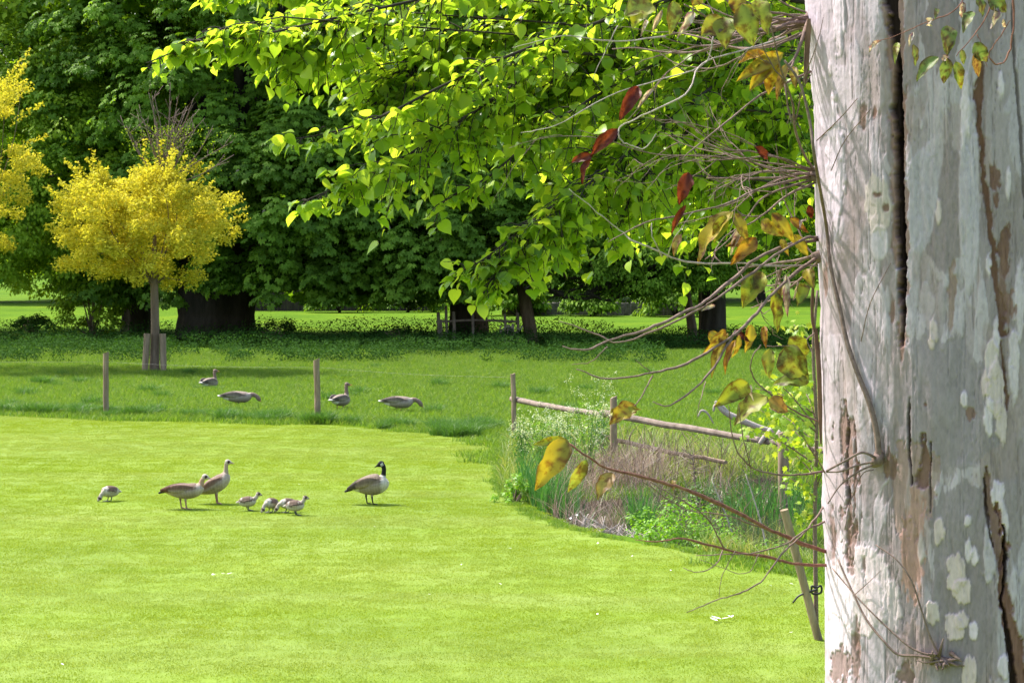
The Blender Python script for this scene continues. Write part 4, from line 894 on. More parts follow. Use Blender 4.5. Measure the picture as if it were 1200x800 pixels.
# goslings
def gosling(px, py, rot, label, hd, bl, nk, tilt=0.0, sc=1.0, vox=.004):
    s = sc
    bird('gosling', at(px, py), rot, label, 'gosling', GO, dict(
        body=[(-.125*s, .115*s), (-.09*s, .115*s), (-.02*s, .118*s), (.05*s, .125*s), (.095*s, .145*s)], bry=[.015*s, .045*s, .062*s, .058*s, .03*s], brz=[.015*s, .05*s, .068*s, .062*s, .03*s],
        wing=[(-.06*s, .05*s, .12*s), (0, .062*s, .125*s), (.05*s, .052*s, .135*s)], wry=[.006, .01, .006], wrz=[.01, .022*s, .01],
        tail=[(-.155*s, .105*s), (-.13*s, .11*s), (-.09*s, .115*s)], tly=[.012, .02*s, .03*s], trz=[.01, .015*s, .02*s],
        neck=nk, nr=[.036*s, .027*s, .023*s, .023*s], nsplit=.1, head=hd, bill=bl, hr=.029*s, legs=[(-.005, .022*s, .07*s), (.02, -.022*s, .07*s)], lr=.006), 'goslings feeding on the lawn', vox)
up = [(.07, .14), (.10, .165), (.118, .19), (.125, .205)]
gosling(290.5, 598.5, 0, 'gosling standing with head up, first one right of the adult pair', (.138, 0, .213), (.185, 0, .198), up)
dn = [(.075, .12), (.115, .10), (.135, .075), (.14, .06)]
gosling(317.5, 600.5, math.radians(232), 'gosling pecking the grass with its head down, middle of the right hand goslings', (.148, 0, .048), (.175, 0, .010), dn)
gosling(346.5, 603.8, math.radians(-6), 'gosling with head raised, rightmost of the goslings', (.128, .0, .222), (.178, 0, .210), [(.06, .145), (.09, .17), (.108, .195), (.115, .212)], sc=1.04)
gosling(337, 600.8, math.radians(205), 'gosling half hidden behind the rightmost gosling, facing away', (.15, 0, .055), (.18, 0, .015), [(.075, .12), (.115, .105), (.135, .08), (.14, .065)])
gosling(128.5, 587.5, math.radians(218), 'gosling pecking alone at the far left of the lawn', (.148, 0, .052), (.178, 0, .012), dn, sc=1.12)
# grey geese in the meadow
def grey(px, py, rot, label, dz=0.0, **k):
    sp = dict(body=[(-.30, .215), (-.20, .22), (-.05, .225), (.10, .22), (.20, .225), (.27, .235)], bry=[.03, .085, .135, .14, .11, .05], brz=[.03, .075, .115, .12, .10, .05],
        wing=[(-.36, .03, .26), (-.2, .10, .275), (-.02, .13, .28), (.14, .11, .265)], wry=[.008, .024, .026, .01], wrz=[.014, .05, .06, .02],
        tail=[(-.42, .25), (-.35, .24), (-.2, .225)], tly=[.04, .06, .07], trz=[.010, .025, .04], nsplit=.2, legs=[(-.03, .05, .14), (.05, -.05, .14)], hr=.045)
    sp.update(k); bird('grey_goose', G(px, py)+(0, 0, dz), rot, label, 'goose', GL, sp, 'grey geese in the long meadow grass', .008)
graze = dict(neck=[(.22, .24), (.31, .27), (.38, .245), (.42, .21)], nr=[.075, .048, .042, .044], head=(.435, 0, .185), bill=(.49, 0, .115))
grey(278.5, 477.5, 0, 'grey goose grazing, left of the tall fence post, body in profile', **graze)
grey(467.5, 484, 0, 'grey goose grazing right of the fence post, white under its tail', **graze)
grey(399, 481.5, math.radians(62), 'grey goose with upright neck just right of the tall fence post', neck=[(.20, .26), (.23, .34), (.22, .43), (.215, .50)], nr=[.08, .05, .040, .042], head=(.222, -.02, .53), bill=(.285, -.105, .515))
grey(245.5, 454.5, math.radians(65), 'farthest grey goose, mostly head and neck above the grass near the golden tree', dz=-.10, legs=[], neck=[(.20, .25), (.23, .33), (.22, .40), (.215, .46)], nr=[.08, .05, .040, .042], head=(.222, -.02, .49), bill=(.285, -.105, .475))

# white feathers and petals dropped on the lawn
m = MT('white_feather'); m.b.inputs['Base Color'].default_value = (.85, .85, .82, 1)
fv, ff = t_outline([(.0, 0), (.16, .15), (.22, .4), (.18, .7), (0, 1)], fold=.15, droop=-.25)
spots = [(249, 677, .06), (265, 676, .075), (845, 729, .10), (858, 727, .06), (600, 646, .05), (668, 611, .06), (676, 607, .06), (574, 596, .05), (640, 605, .035), (302, 640, .04), (505, 700, .035), (770, 668, .05), (786, 672, .04), (440, 620, .035), (925, 745, .05), (75, 783, .05), (588, 688, .04), (930, 688, .05), (905, 690, .05), (700, 640, .04), (318, 572, .05), (352, 570, .05), (243, 585, .05), (700, 724, .04), (740, 655, .035), (540, 665, .03)]
for i, (px, py, s) in enumerate(spots):
    g = G(px, py); rg = R(i+900); V = []; Q = []
    for j in range(3 if s > .055 else 1):
        a = rg.uniform(0, 6.28); ca, sa = math.cos(a), math.sin(a); v = fv*s*rg.uniform(.6, 1); x = v[:, 0]*ca-v[:, 1]*sa+rg.normal(0, s*.3)*(j > 0); y = v[:, 0]*sa+v[:, 1]*ca+rg.normal(0, s*.3)*(j > 0)
        Q.append(ff[0]+len(np.vstack(V)) if V else ff[0]); V.append(np.stack([x, y, v[:, 2]+.034], 1))
    o = mesh('white_feather', np.vstack(V)+np.array((g[0], g[1], 0)), [np.vstack(Q)], m.m); tag(o, {0: 'white feather on the lawn below the goslings, left of a close pair', 1: 'slightly larger white feather, right of the close pair below the goslings', 2: 'largest clump of white petals on the lawn, left of the pale trunk', 3: 'few white petals touching the right side of the largest clump'}.get(i, 'tiny white fleck lying alone on the mown lawn'), 'feather', 'white feathers scattered on the lawn')
# ---------------------------------------------------------------- lime tree hanging in from above
lt = np.array((2.75, 13.6, 0)); lime = empty('lime_tree', lt, 'lime tree whose bright backlit leafy branches hang across the top', 'tree'); rg = R(200)
V, Fs = trunk_mesh(lt, [(0, 0, -.2), (0, 0, .2), (.02, 0, 1.5), (0, 0, 3), (-.05, 0, 5.2), (-.05, -.1, 7.5)], [.34, .27, .23, .21, .18, .09], rg, .04, sides=24); mesh('trunk', V, Fs, M['bark_grey'], lime, {'rnd': np.full(len(V), .5)})
lb = [
 ([(1000, -120, 13.2), (860, -60, 12.4), (700, -35, 11.8), (540, -10, 11.4), (400, 20, 11.1), (300, 42, 10.9), (230, 52, 10.8), (172, 74, 10.7)], 34, .05, 19),
 ([(980, -60, 13.2), (850, -20, 12.2), (720, 20, 11.6), (610, 60, 11.2), (520, 100, 11.0), (450, 135, 10.8), (385, 156, 10.7), (322, 166, 10.6)], 30, .05, 19),
 ([(650, 60, 11.6), (580, 115, 11.4), (510, 160, 11.2), (455, 195, 11.0), (405, 215, 10.9), (356, 236, 10.8)], 26, .025, 22),
 ([(960, -20, 13.1), (840, 40, 12.1), (730, 95, 11.6), (640, 150, 11.3), (575, 205, 11.2), (520, 236, 11.1)], 40, .045, 26),
 ([(940, 20, 13.0), (850, 90, 12.0), (760, 160, 11.5), (690, 215, 11.2), (620, 262, 11.0), (565, 305, 10.9), (528, 322, 10.9)], 38, .04, 26),
 ([(700, 200, 11.3), (650, 250, 11.1), (610, 290, 11.0), (580, 322, 10.9), (566, 345, 10.85)], 20, .015, 14),
 ([(900, 20, 13.0), (830, 120, 12.3), (770, 190, 12.0), (735, 240, 11.8), (722, 285, 11.7)], 32, .03, 26),
 ([(760, 120, 11.9), (700, 190, 11.6), (672, 250, 11.5), (655, 300, 11.4)], 26, .02, 22),
 ([(920, 0, 13.0), (760, -30, 12.5), (620, 15, 12.2), (500, 50, 12.0), (430, 70, 11.9), (385, 78, 11.8)], 44, .04, 30),
 ([(930, 60, 13.0), (860, 130, 12.8), (840, 180, 12.7), (800, 222, 12.6)], 34, .025, 30),
 ([(950, 90, 13.2), (915, 150, 13.0), (900, 205, 12.9), (880, 240, 12.9)], 30, .02, 26),
 ([(800, 30, 12.6), (690, 75, 12.4), (600, 120, 12.2), (545, 160, 12.1)], 44, .02, 30),
 ([(900, -40, 12.9), (780, 10, 12.7), (700, 60, 12.6), (640, 100, 12.5)], 44, .03, 36),
 ([(480, -10, 11.5), (420, 10, 11.4), (370, 40, 11.3), (330, 50, 11.3)], 22, .012, 22),
 ([(330, 20, 10.9), (280, 30, 10.9), (235, 45, 10.8), (200, 55, 10.8)], 12, .012, 12),
 ([(560, 20, 11.8), (490, 70, 11.7), (450, 110, 11.6), (425, 145, 11.6)], 34, .015, 22),
 ([(420, 10, 11.3), (370, 30, 11.3), (330, 50, 11.2), (295, 40, 11.2)], 24, .012, 16),
 ([(960, 60, 13.6), (900, 90, 13.5), (830, 100, 13.4), (770, 130, 13.3), (720, 170, 13.2)], 34, .025, 40),
 ([(960, 140, 13.8), (900, 170, 13.8), (850, 215, 13.7), (790, 250, 13.6), (750, 262, 13.5)], 26, .025, 34),
 ([(900, -10, 13.3), (830, 20, 13.2), (740, 60, 13.1), (680, 110, 13.0), (640, 170, 12.9)], 34, .025, 38),
 ([(640, 10, 12.3), (560, 40, 12.2), (490, 80, 12.2), (440, 110, 12.1)], 30, .015, 34),
 ([(700, 20, 12.2), (640, -20, 12.0), (560, -30, 11.9), (440, -20, 11.8), (330, -15, 11.7), (240, -5, 11.6)], 34, .02, 16),
]
wood = Tubes(); LP_, LN, LT, LS, LR = [], [], [], [], []
for bi, (pl, ntw, r0, spread) in enumerate(lb):
    pts = smooth_path([P(*q) for q in pl], 8)-lt; wood.add(pts, [r0*.26, r0*.14, .003], 7, rg.random())
    # join the first point to the trunk
    tz = min(7.2, pts[0][2]+.2); wood.add(smooth_path([(0, 0, tz-.5), (pts[0]*.5+np.array((0, 0, tz-.3))*.5), pts[0]], 4), [r0*.5, r0*.32], 7)
    seg = np.linalg.norm(np.diff(pts, axis=0), axis=1); cum = np.concatenate([[0], np.cumsum(seg)]); tot = cum[-1]; ntw = int(ntw*3.5)
    for i in range(ntw):
        u = tot*(.14+.86*(i+rg.random())/ntw); q = np.array([np.interp(u, cum, pts[:, k]) for k in range(3)]); q2 = np.array([np.interp(min(u+.1, tot), cum, pts[:, k]) for k in range(3)]); q1 = np.array([np.interp(max(u-.1, 0), cum, pts[:, k]) for k in range(3)])
        dr = (q2-q1); dr /= np.linalg.norm(dr)+1e-9; f = spread/26.*(.55+.45*np.sin(np.pi*min(1, .25+.75*u/tot)))
        L = rg.uniform(.10, .38)*f*(1.25 if u < tot*.8 else .6); dv = dr*rg.uniform(.2, 1.0)+rg.normal(0, .55, 3)+np.array((0, 0, -.25)); dv /= np.linalg.norm(dv)
        e = q+dv*L+np.array((0, 0, -.25*L)); tw = smooth_path([q, q+dv*L*.55, e], 4); wood.add(tw, [.0035, .0015], 4, rg.random())
        nlv = max(3, int(2+L*22))
        for j in range(nlv):
            t = (j+.6)/nlv; c = tw[min(len(tw)-1, int(t*(len(tw)-1)+.5))]; sgn = 1 if j % 2 else -1
            side = np.cross(dv, (0, 0, 1.)); side /= np.linalg.norm(side)+1e-6
            pd = side*sgn*.7+dv*.3+np.array((0, 0, -.45))+rg.normal(0, .25, 3); pd /= np.linalg.norm(pd); pet = rg.uniform(.02, .045); b = c+pd*pet; wood.add([c, b], .0011, 3, 1.0, cap=False)
            tip = np.array((side*sgn)[:])*.35+dv*.25+np.array((0, 0, -1.0))+rg.normal(0, .35, 3)
            nr = np.array((-.35, .1, .75))+rg.normal(0, .55, 3)-tip*.1
            LP_.append(b); LN.append(nr); LT.append(tip); s = rg.uniform(.034, .082)*(.85 if u > tot*.85 else 1); LS.append(s); LR.append(rg.random())
n = len(LP_); V, Fs, r = cloud(T_HEART, F_HEART, np.array(LP_), np.array(LN), np.array(LT), np.array(LS)*1.0, np.array(LR)); mesh('leaves', V, Fs, M['lime'], lime, {'rnd': r}); wood.build('branch', M['bark_dark'], lime)
print('lime leaves', n)
# crown above the picture (keeps the tree whole and shades the trunk beside it)
V, Fs, r, cc = crown(rg, (.2, .8, 8.6), (3.4, 3.2, 2.4), 150, .55, 60, .16, T_OVAL, F_OVAL, 6.6, None, upcut=99); mesh('crown', V, Fs, M['lime'], lime, {'rnd': r}); limbs(rg, (0, 0, 6.2), cc[:16], .05).build('limb', M['bark_grey'], lime)

# ---------------------------------------------------------------- pale flaking eucalyptus trunk at the right
E = np.array((1.25, 6.1, 0.0))
euc = empty('gum_tree', E, 'huge pale trunk with flaking grey bark filling the right edge', 'tree')
rows_z = np.concatenate([np.arange(-.2, 1.9, .10), np.arange(1.9, 4.35, .0029), np.arange(4.35, 7.5, .10)])
DE = 6.1; RE = .415
py_r = HZ+(H-rows_z)*F/DE
Lpx = np.interp(py_r, [-400, 0, 60, 100, 200, 400, 600, 700, 800, 1200], [938, 946.5, 950, 953, 956, 960.5, 965, 967, 966, 955])
Lpx = Lpx+1.2*(fbm(py_r/45., 0*py_r, seed=77)-.5)*2
# centre so that the left tangent of the round trunk lands on Lpx
RR = RE*(1+.05*sstep(2.0, -.2, rows_z)*6*.5)
Xc = np.tan(np.arctan((Lpx-600)/F)+np.arcsin(np.clip(RR/np.hypot(DE, 1.3), 0, 1)))*DE
na = 860; tt = np.linspace(0, 1, na, endpoint=False)
ang = np.where(tt < .78, -100+200*tt/.78, 100+160*(tt-.78)/.22)      # degrees, 0 faces the camera, -90 is left
ang = np.radians(ang+10*0)
A, Zg = np.meshgrid(ang, rows_z); RRg = np.repeat(RR[:, None], na, 1); XCg = np.repeat(Xc[:, None], na, 1)
cdir = math.atan2(1.25, 6.1)
def place(Rr):
    th = A; return XCg+Rr*np.sin(th-cdir*0), DE-Rr*np.cos(th), Zg
x0, y0, z0 = place(RRg); U = 600+x0/y0*F; Vp = HZ+(H-z0)/y0*F
front = np.cos(A) > -.25
U = np.where(front, U, 2200-U*.4)
mid = len(rows_z)//2
def window(u0, u1, v0, v1):
    ok = np.where((Vp.min(1) < v1+12) & (Vp.max(1) > v0-12))[0]; um = U[int(ok[len(ok)//2])] if len(ok) else U[mid]
    oc = np.where((um > u0-22) & (um < u1+22) & (np.arange(na) < na*.78))[0]
    if not len(ok) or not len(oc): return slice(0, 1), slice(0, 1)
    return slice(ok[0], ok[-1]+1), slice(oc[0], oc[-1]+1)
def poly_mask(pl, width, soft=2.0, rag=2.5, seed=1, fu=7., fv=16.):
    """distance mask around a polyline [(u,v,w)]"""
    us = [q[0] for q in pl]; vs = [q[1] for q in pl]; wm = max(q[2] for q in pl)+rag*2
    S = window(min(us)-wm, max(us)+wm, min(vs)-wm, max(vs)+wm); out = np.zeros(U.shape); u_, v_ = U[S], Vp[S]; d = np.full(u_.shape, -99.)
    un = u_+(fbm(u_/fu, v_/fv, seed=seed)-.5)*2*rag*2+(fbm(u_/2.5, v_/5., seed=seed+9, o=2)-.5)*rag*1.2
    for a, b in zip(pl[:-1], pl[1:]):
        e = np.array((b[0]-a[0], b[1]-a[1])); t = np.clip(((un-a[0])*e[0]+(v_-a[1])*e[1])/(e@e), 0, 1)
        w = (a[2]*(1-t)+b[2]*t)*width; d = np.maximum(d, w-np.hypot(un-a[0]-t*e[0], (v_-a[1]-t*e[1])))
    out[S] = sstep(-soft, soft, d); return out
def blob(cu, cv, ru, rv, seed=1, soft=1.2, rag=.35, cut=None):
    S = window(cu-ru*1.7-6, cu+ru*1.7+6, cv-rv*1.7-6, cv+rv*1.7+6); out = np.zeros(U.shape); u_, v_ = U[S], Vp[S]
    du = (u_-cu)/ru; dv = (v_-cv)/rv
    # flakes: blunt top, ragged drawn out lower end
    rr = (np.abs(du)**2+np.abs(dv)**2)**.5+(fbm(u_/(ru*.6+2), v_/(rv*.6+3), seed=seed)-.5)*2.6*rag+(fbm(u_/3.2, v_/11., seed=seed+5, o=3)-.5)*2.2*rag*min(1., 14./min(ru, rv)); s = soft/min(ru, rv)
    out[S] = sstep(1+s, 1-s, rr); return out
disp = np.zeros(U.shape); C0 = np.array((.345, .325, .315)); col = np.ones(U.shape+(3,))*C0
def lay(mask, c, amt=1.0, dz=0.0):
    global col, disp
    mk = mask*amt; col = col*(1-mk[..., None])+np.array(c)*mk[..., None]; disp = disp+mask*dz
# broad tonal plates, stretched along the trunk
warp = (fbm(U/60., Vp/160., seed=31)-.5)*70
p1 = fbm((U+warp)/34., Vp/210., seed=11); lay(sstep(.50, .525, p1), (.43, .42, .425), .8, .0012)
p2 = fbm((U+warp*.7)/46., Vp/260., seed=12); lay(sstep(.535, .555, p2), (.265, .24, .225), .75, -.0008)
p3 = fbm((U+warp)/20., Vp/120., seed=13); lay(sstep(.58, .60, p3), (.50, .485, .49), .7, .001)
p4 = fbm((U-warp)/26., Vp/90., seed=14); lay(sstep(.60, .66, p4), (.33, .27, .23), .4, -.0006)
p6 = fbm(U/70., Vp/110., seed=16); lay(sstep(.48, .7, p6)*(Vp > 380), (.31, .265, .24), .4)
# thin vertical wrinkles with crisp edges
rid = fbm((U+warp*.08)/6., Vp/150., seed=21); lay(sstep(.60, .64, rid)*sstep(.70, .64, rid), (.20, .17, .15), .5, -.002)
rid2 = np.abs(fbm((U+warp*.08)/13., Vp/260., seed=22)-.5); lay(sstep(.010, .003, rid2)*sstep(.42, .55, fbm(U/20., Vp/60., seed=28)), (.20, .17, .15), .6, -.0018)
disp += (fbm((U+warp*.15)/12., Vp/120., seed=23)-.5)*.008+(fbm(U/45., Vp/240., seed=24)-.5)*.02
# left rim lighter: its sunlight is painted into the bark colour
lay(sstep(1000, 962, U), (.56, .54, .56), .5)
# dark plate under the leaves (upper middle) and large mid plates seen in the bark
lay(blob(1102, 30, 24, 52, 41), (.20, .18, .165), .85); lay(blob(1108, 245, 28, 75, 42, rag=.15), (.25, .225, .21), .9); lay(blob(1078, 235, 19, 62, 43, rag=.15), (.42, .42, .43), .85, .001)
lay(blob(1136, 235, 12, 110, 44, rag=.12), (.47, .46, .47), .9, .0015); lay(blob(1096, 160, 9, 60, 45, rag=.15), (.42, .41, .41), .8); lay(blob(1032, 285, 10, 20, 46, rag=.1), (.55, .54, .56), .95, .0015)
lay(blob(1030, 240, 17, 34, 47), (.50, .48, .40), .8, .001); lay(blob(1112, 470, 55, 90, 48), (.27, .255, .25), .8); lay(blob(1130, 690, 40, 120, 49), (.235, .22, .21), .8); lay(blob(1010, 690, 34, 60, 50, rag=.3), (.64, .60, .57), .9, .0018); lay(blob(985, 720, 18, 90, 51, rag=.3), (.62, .60, .60), .8, .001)  # lower left cream plates also hold sunlit brightness in their colour
lay(blob(1045, 710, 11, 30, 52), (.55, .52, .48), .9, .0015); lay(blob(1070, 640, 14, 60, 53, rag=.4), (.42, .26, .185), .75); lay(blob(1068, 560, 24, 60, 54, rag=.5), (.34, .24, .17), .55, -.003)
lay(blob(1075, 760, 20, 30, 55), (.36, .28, .23), .5)
# cream and white flakes, sharp edged
CR = (.58, .52, .46); WH = (.62, .59, .59)
for i, (u, v, a, b, c) in enumerate([(1121, 672, 11, 21, CR), (1127, 692, 10, 14, CR), (1118, 735, 11, 16, CR), (1127, 727, 7, 12, CR), (1135, 790, 9, 26, CR), (1093, 718, 8, 12, (.57, .53, .45)), (1101, 622, 6, 15, CR), (1135, 644, 5, 13, WH), (1142, 652, 5, 10, WH), (1141, 738, 5, 9, WH), (1176, 780, 7, 14, WH), (1162, 425, 8, 26, (.58, .54, .47)), (1166, 455, 10, 32, CR), (1155, 450, 5, 14, CR), (1158, 485, 5, 24, WH), (1173, 495, 7, 24, CR), (1169, 578, 8, 18, WH), (1176, 610, 5, 20, WH), (1100, 248, 3.5, 16, CR), (1095, 387, 5, 14, CR), (1092, 402, 4, 8, CR), (1131, 130, 6, 40, WH), (1173, 100, 3.5, 16, WH), (1181, 215, 3, 18, WH), (1160, 310, 4, 14, WH), (1195, 345, 6, 50, (.55, .52, .52)), (1188, 430, 6, 40, (.57, .54, .54)), (1130, 468, 4, 9, WH), (1168, 390, 4, 18, WH), (973, 80, 2.5, 8, WH), (1159, 650, 7, 36, (.44, .43, .43)), (1134, 610, 4, 7, WH), (1080, 645, 4, 20, (.45, .42, .38)), (983, 15, 6, 46, WH), (979, 200, 9, 80, (.56, .54, .55))]):
    lay(blob(u, v, a, b, 200+i, rag=.28, soft=.9), c, .95, .0034)
# brown scars
BR = (.15, .08, .045); RB = (.21, .135, .095)
lay(poly_mask([(1150, 60, 2), (1148, 110, 5), (1148, 150, 3), (1152, 200, 3), (1160, 262, 3), (1168, 330, 4), (1175, 390, 5)], 1, 1.0, 2.2, 61), BR, .95, -.006)
for i, (u, v, a, b, c) in enumerate([(1166, 205, 6, 14, BR), (1167, 232, 4, 9, BR), (1178, 292, 7, 24, BR), (1182, 360, 7, 20, RB), (1175, 330, 5, 40, RB), (1012, 135, 4, 14, RB), (1026, 132, 2.5, 6, BR), (1030, 228, 5, 3, BR), (1040, 243, 3, 5, BR), (1138, 484, 6, 8, RB), (1085, 474, 1.6, 1.6, BR), (967, 330, 3, 22, RB), (1115, 345, 5, 30, (.30, .22, .165)), (1045, 364, 3, 12, RB), (1057, 405, 3, 16, RB), (1041, 545, 8, 14, RB), (983, 332, 2, 10, (.14, .12, .10))]):
    lay(blob(u, v, a, b, 300+i, rag=.5, soft=1), c, .85, -.002)
lay(poly_mask([(985, 470, 2), (990, 500, 8), (997, 550, 8), (996, 600, 6), (993, 662, 2)], 1, 1.2, 6, 62, 5, 20), RB, .8, -.004); lay(poly_mask([(991, 480, 1), (992, 540, 2.5), (994, 590, 1)], 1, 1.0, 2, 63), (.05, .03, .02), .9, -.008); lay(poly_mask([(1001, 490, 1), (1003, 540, 1.5), (1001, 610, .5)], 1, 1.0, 1.5, 64), BR, .9, -.004)
lay(poly_mask([(1066, 466, .5), (1065, 500, 2.0), (1066, 540, 1.5), (1068, 568, .8)], 1, .9, 1.2, 65), (.05, .03, .022), .95, -.010); lay(poly_mask([(1081, 508, 1), (1084, 540, 8), (1082, 566, 7)], 1, 1.2, 3, 66), (.20, .12, .08), .85, -.010); lay(poly_mask([(1090, 518, .8), (1090, 560, 1.3), (1091, 600, .6)], 1, .9, 1.2, 67), (.06, .035, .025), .9, -.008)
lay(poly_mask([(1156, 548, 2), (1156, 590, 5), (1166, 610, 5), (1170, 640, 6), (1172, 665, 3)], 1, 1.0, 2, 68), RB, .9, -.008); lay(poly_mask([(1168, 590, 2), (1178, 640, 4), (1174, 670, 5), (1180, 720, 6), (1190, 760, 9), (1196, 800, 12), (1200, 860, 12)], 1, 1.0, 3, 69), (.20, .11, .07), .95, -.012)
lay(poly_mask([(1153, 560, 1), (1156, 600, 1.5), (1163, 640, 1)], 1, .8, 1, 70), (.05, .03, .02), .9, -.01); lay(poly_mask([(1176, 615, 1), (1180, 650, 2), (1174, 700, 1.5), (1182, 750, 3), (1188, 800, 4), (1190, 850, 3)], 1, .9, 1.6, 71), (.03, .018, .014), .95, -.02)
lay(poly_mask([(1173, 400, 1), (1177, 440, 2), (1180, 480, 1.2)], 1, .9, 1.5, 72), BR, .9, -.006)
for i, (u, v, a, b) in enumerate([(985, 778, 10, 20), (1003, 770, 5, 24), (1060, 790, 8, 16), (998, 640, 6, 26), (976, 630, 3, 24), (1012, 665, 2, 14), (1003, 745, 3, 20)]): lay(blob(u, v, a, b, 400+i, rag=.7), RB, .75, -.003)
# the long deep crack, its inner shade also painted in as near black
ck = [(1043, -40, 8), (1045, 0, 9), (1047, 30, 9), (1050, 70, 6.5), (1052, 140, 6.5), (1053, 200, 6), (1055, 250, 6.5), (1057, 300, 6), (1058, 360, 4), (1057, 404, 1)]
lay(poly_mask([(a, b, c+2.5) for a, b, c in ck], 1, 1.5, 3.0, 73), (.25, .15, .10), .75, -.004); lay(poly_mask(ck, .82, .8, 2.2, 74), (.022, .012, .009), 1.0, -.022); lay(poly_mask([(a+1, b, c*.45) for a, b, c in ck[3:]], 1, 1.0, .8, 75), (.008, .005, .004), 1.0, -.045)
lay(poly_mask([(1186, -20, 1), (1188, 60, 1.5), (1196, 160, 2), (1202, 260, 2)], 1, .9, 1.0, 76), (.12, .10, .085), .8, -.006)
# fine speckle
sp1 = fbm(U/2.2, Vp/5.5, seed=25, o=3); col = col*(.86+.28*sp1[..., None])*np.array((.90, .795, .90)); disp += (sp1-.5)*.0012
lent = sstep(.72, .76, fbm(U/3.0, Vp/9.0, seed=26, o=2)); col = col*(1-.12*lent[..., None])
far_rows = (Zg < 1.9) | (Zg > 4.35); Rf = RRg+np.clip(disp, -.06, .03)
X_, Y_, Z_ = place(Rf); nr_, nc_ = X_.shape
i = np.arange(nr_-1)[:, None]*nc_; j = np.arange(nc_)[None]; j2 = (j+1) % nc_
Vt = np.stack([X_, Y_, Z_], -1).reshape(-1, 3)
m = MT('gum_bark'); a = m.attr('col').outputs['Color']; nz = m.noise(55, 6, stretch=(1, 1, .35), rough=.7); nz2 = m.noise(240, 3, stretch=(1, 1, .5))
c = m.mix(nz.outputs['Fac'], m.mix(1.0, a, (.72, .69, .66), 'MULTIPLY'), m.mix(1.0, a, (1.22, 1.22, 1.24), 'MULTIPLY')); m.l(c, m.b.inputs['Base Color']); m.b.inputs['Roughness'].default_value = .82; m.b.inputs['Specular IOR Level'].default_value = .2
m.bump(m.mix(.5, nz.outputs['Fac'], nz2.outputs['Fac']), .35, .004)
mesh('trunk', Vt, [np.stack([i+j, i+j2, i+nc_+j2, i+nc_+j], -1).reshape(-1, 4)], m.m, euc, {'col': col.reshape(-1, 3)}, origin=E)
def on_trunk(px, py, out=.01):
    """world point on the trunk's near surface along the ray of a photograph pixel"""
    zz = H-(py-HZ)*5.75/F; k = int(np.argmin(np.abs(rows_z-zz))); cx = Xc[k]; r = RR[k]; dx = (px-600)/F
    a_ = 1+dx*dx; b_ = -2*(dx*cx+DE); c_ = cx*cx+DE*DE-(r+out)**2; disc = b_*b_-4*a_*c_
    y = (-b_-math.sqrt(max(disc, 0)))/(2*a_); return np.array((dx*y, y, H-(py-HZ)*y/F))
# shoots: every polyline (px, py, depth) starts at the trunk
def shoot(lines, name='shoot', mat='twig', label=None):
    T = Tubes()
    for pl, r in lines:
        p_ = smooth_path([P(*q) for q in pl], 6); k_ = len(p_); rj = R(k_); p_[2:] += np.cumsum(rj.normal(0, .0012, (k_-2, 3)), 0); T.add(p_, [v*.68*(1+.18*math.sin(i*2.1)) for i, v in enumerate(np.interp(np.linspace(0, 1, 12), np.linspace(0, 1, len(r)), r))], 6, .5)
    return T.build(name, M[mat], euc, origin=E)
D6 = 6.1
shoot([([(950, 84, D6), (892, 112, 5.9), (840, 150, 5.75), (800, 185, 5.7)], [.005, .002]), ([(952, 205, D6), (892, 223, 5.9), (851, 240, 5.8), (799, 253, 5.7), (761, 259, 5.65), (716, 283, 5.6)], [.0055, .0018])])
shoot([([(958, 281, D6), (922, 288, 5.95), (885, 307, 5.85), (859, 329, 5.8), (825, 356, 5.7), (795, 372, 5.65), (750, 393, 5.6), (712, 406, 5.55), (686, 414, 5.5), (658, 410, 5.5)], [.007, .006, .0025]),
       ([(957, 278, D6), (939, 281, 5.9), (892, 312, 5.8), (844, 344, 5.7), (810, 365, 5.7), (731, 402, 5.6), (700, 392, 5.6), (655, 375, 5.6)], [.006, .002]), ([(712, 406, 5.55), (690, 424, 5.55), (665, 428, 5.55)], [.0025, .0012])])
shoot([([(958, 301, D6), (922, 328, 5.9), (892, 361, 5.8), (862, 388, 5.75), (810, 421, 5.7), (765, 438, 5.65), (709, 443, 5.6), (675, 431, 5.6)], [.0065, .0055, .002]), ([(862, 388, 5.75), (840, 425, 5.7), (810, 459, 5.65), (780, 479, 5.6), (765, 475, 5.6)], [.005, .002]), ([(765, 438, 5.65), (745, 420, 5.6)], [.0025, .001]), ([(765, 440, 5.65), (746, 470, 5.6), (735, 480, 5.6)], [.0028, .0012]), ([(827, 447, 5.65), (818, 470, 5.6), (812, 492, 5.6)], [.002, .001])])
shoot([([(958, 311, D6), (905, 312, 5.9), (862, 312, 5.85), (810, 313, 5.8), (776, 301, 5.75), (745, 288, 5.7), (731, 279, 5.7), (700, 255, 5.65), (668, 228, 5.6)], [.004, .0035, .0015]), ([(776, 301, 5.75), (763, 280, 5.7), (759, 262, 5.7)], [.003, .002]), ([(782, 302, 5.75), (790, 280, 5.7), (800, 262, 5.7), (812, 248, 5.7)], [.0025, .001])], mat='twig_grey')
shoot([([(968, 646, D6), (930, 634, 5.95), (900, 620, 5.85), (858, 598, 5.75), (816, 580, 5.65), (790, 570, 5.6), (760, 562, 5.55), (716, 552, 5.5), (688, 536, 5.45), (672, 523, 5.45), (662, 514, 5.45)], [.0078, .0062, .0024])], mat='twig_red')
shoot([([(968, 662, D6), (930, 660, 5.95), (900, 653, 5.9), (848, 642, 5.8), (800, 630, 5.7), (770, 632, 5.7), (744, 629, 5.7)], [.0065, .005, .0012])], mat='twig_red')
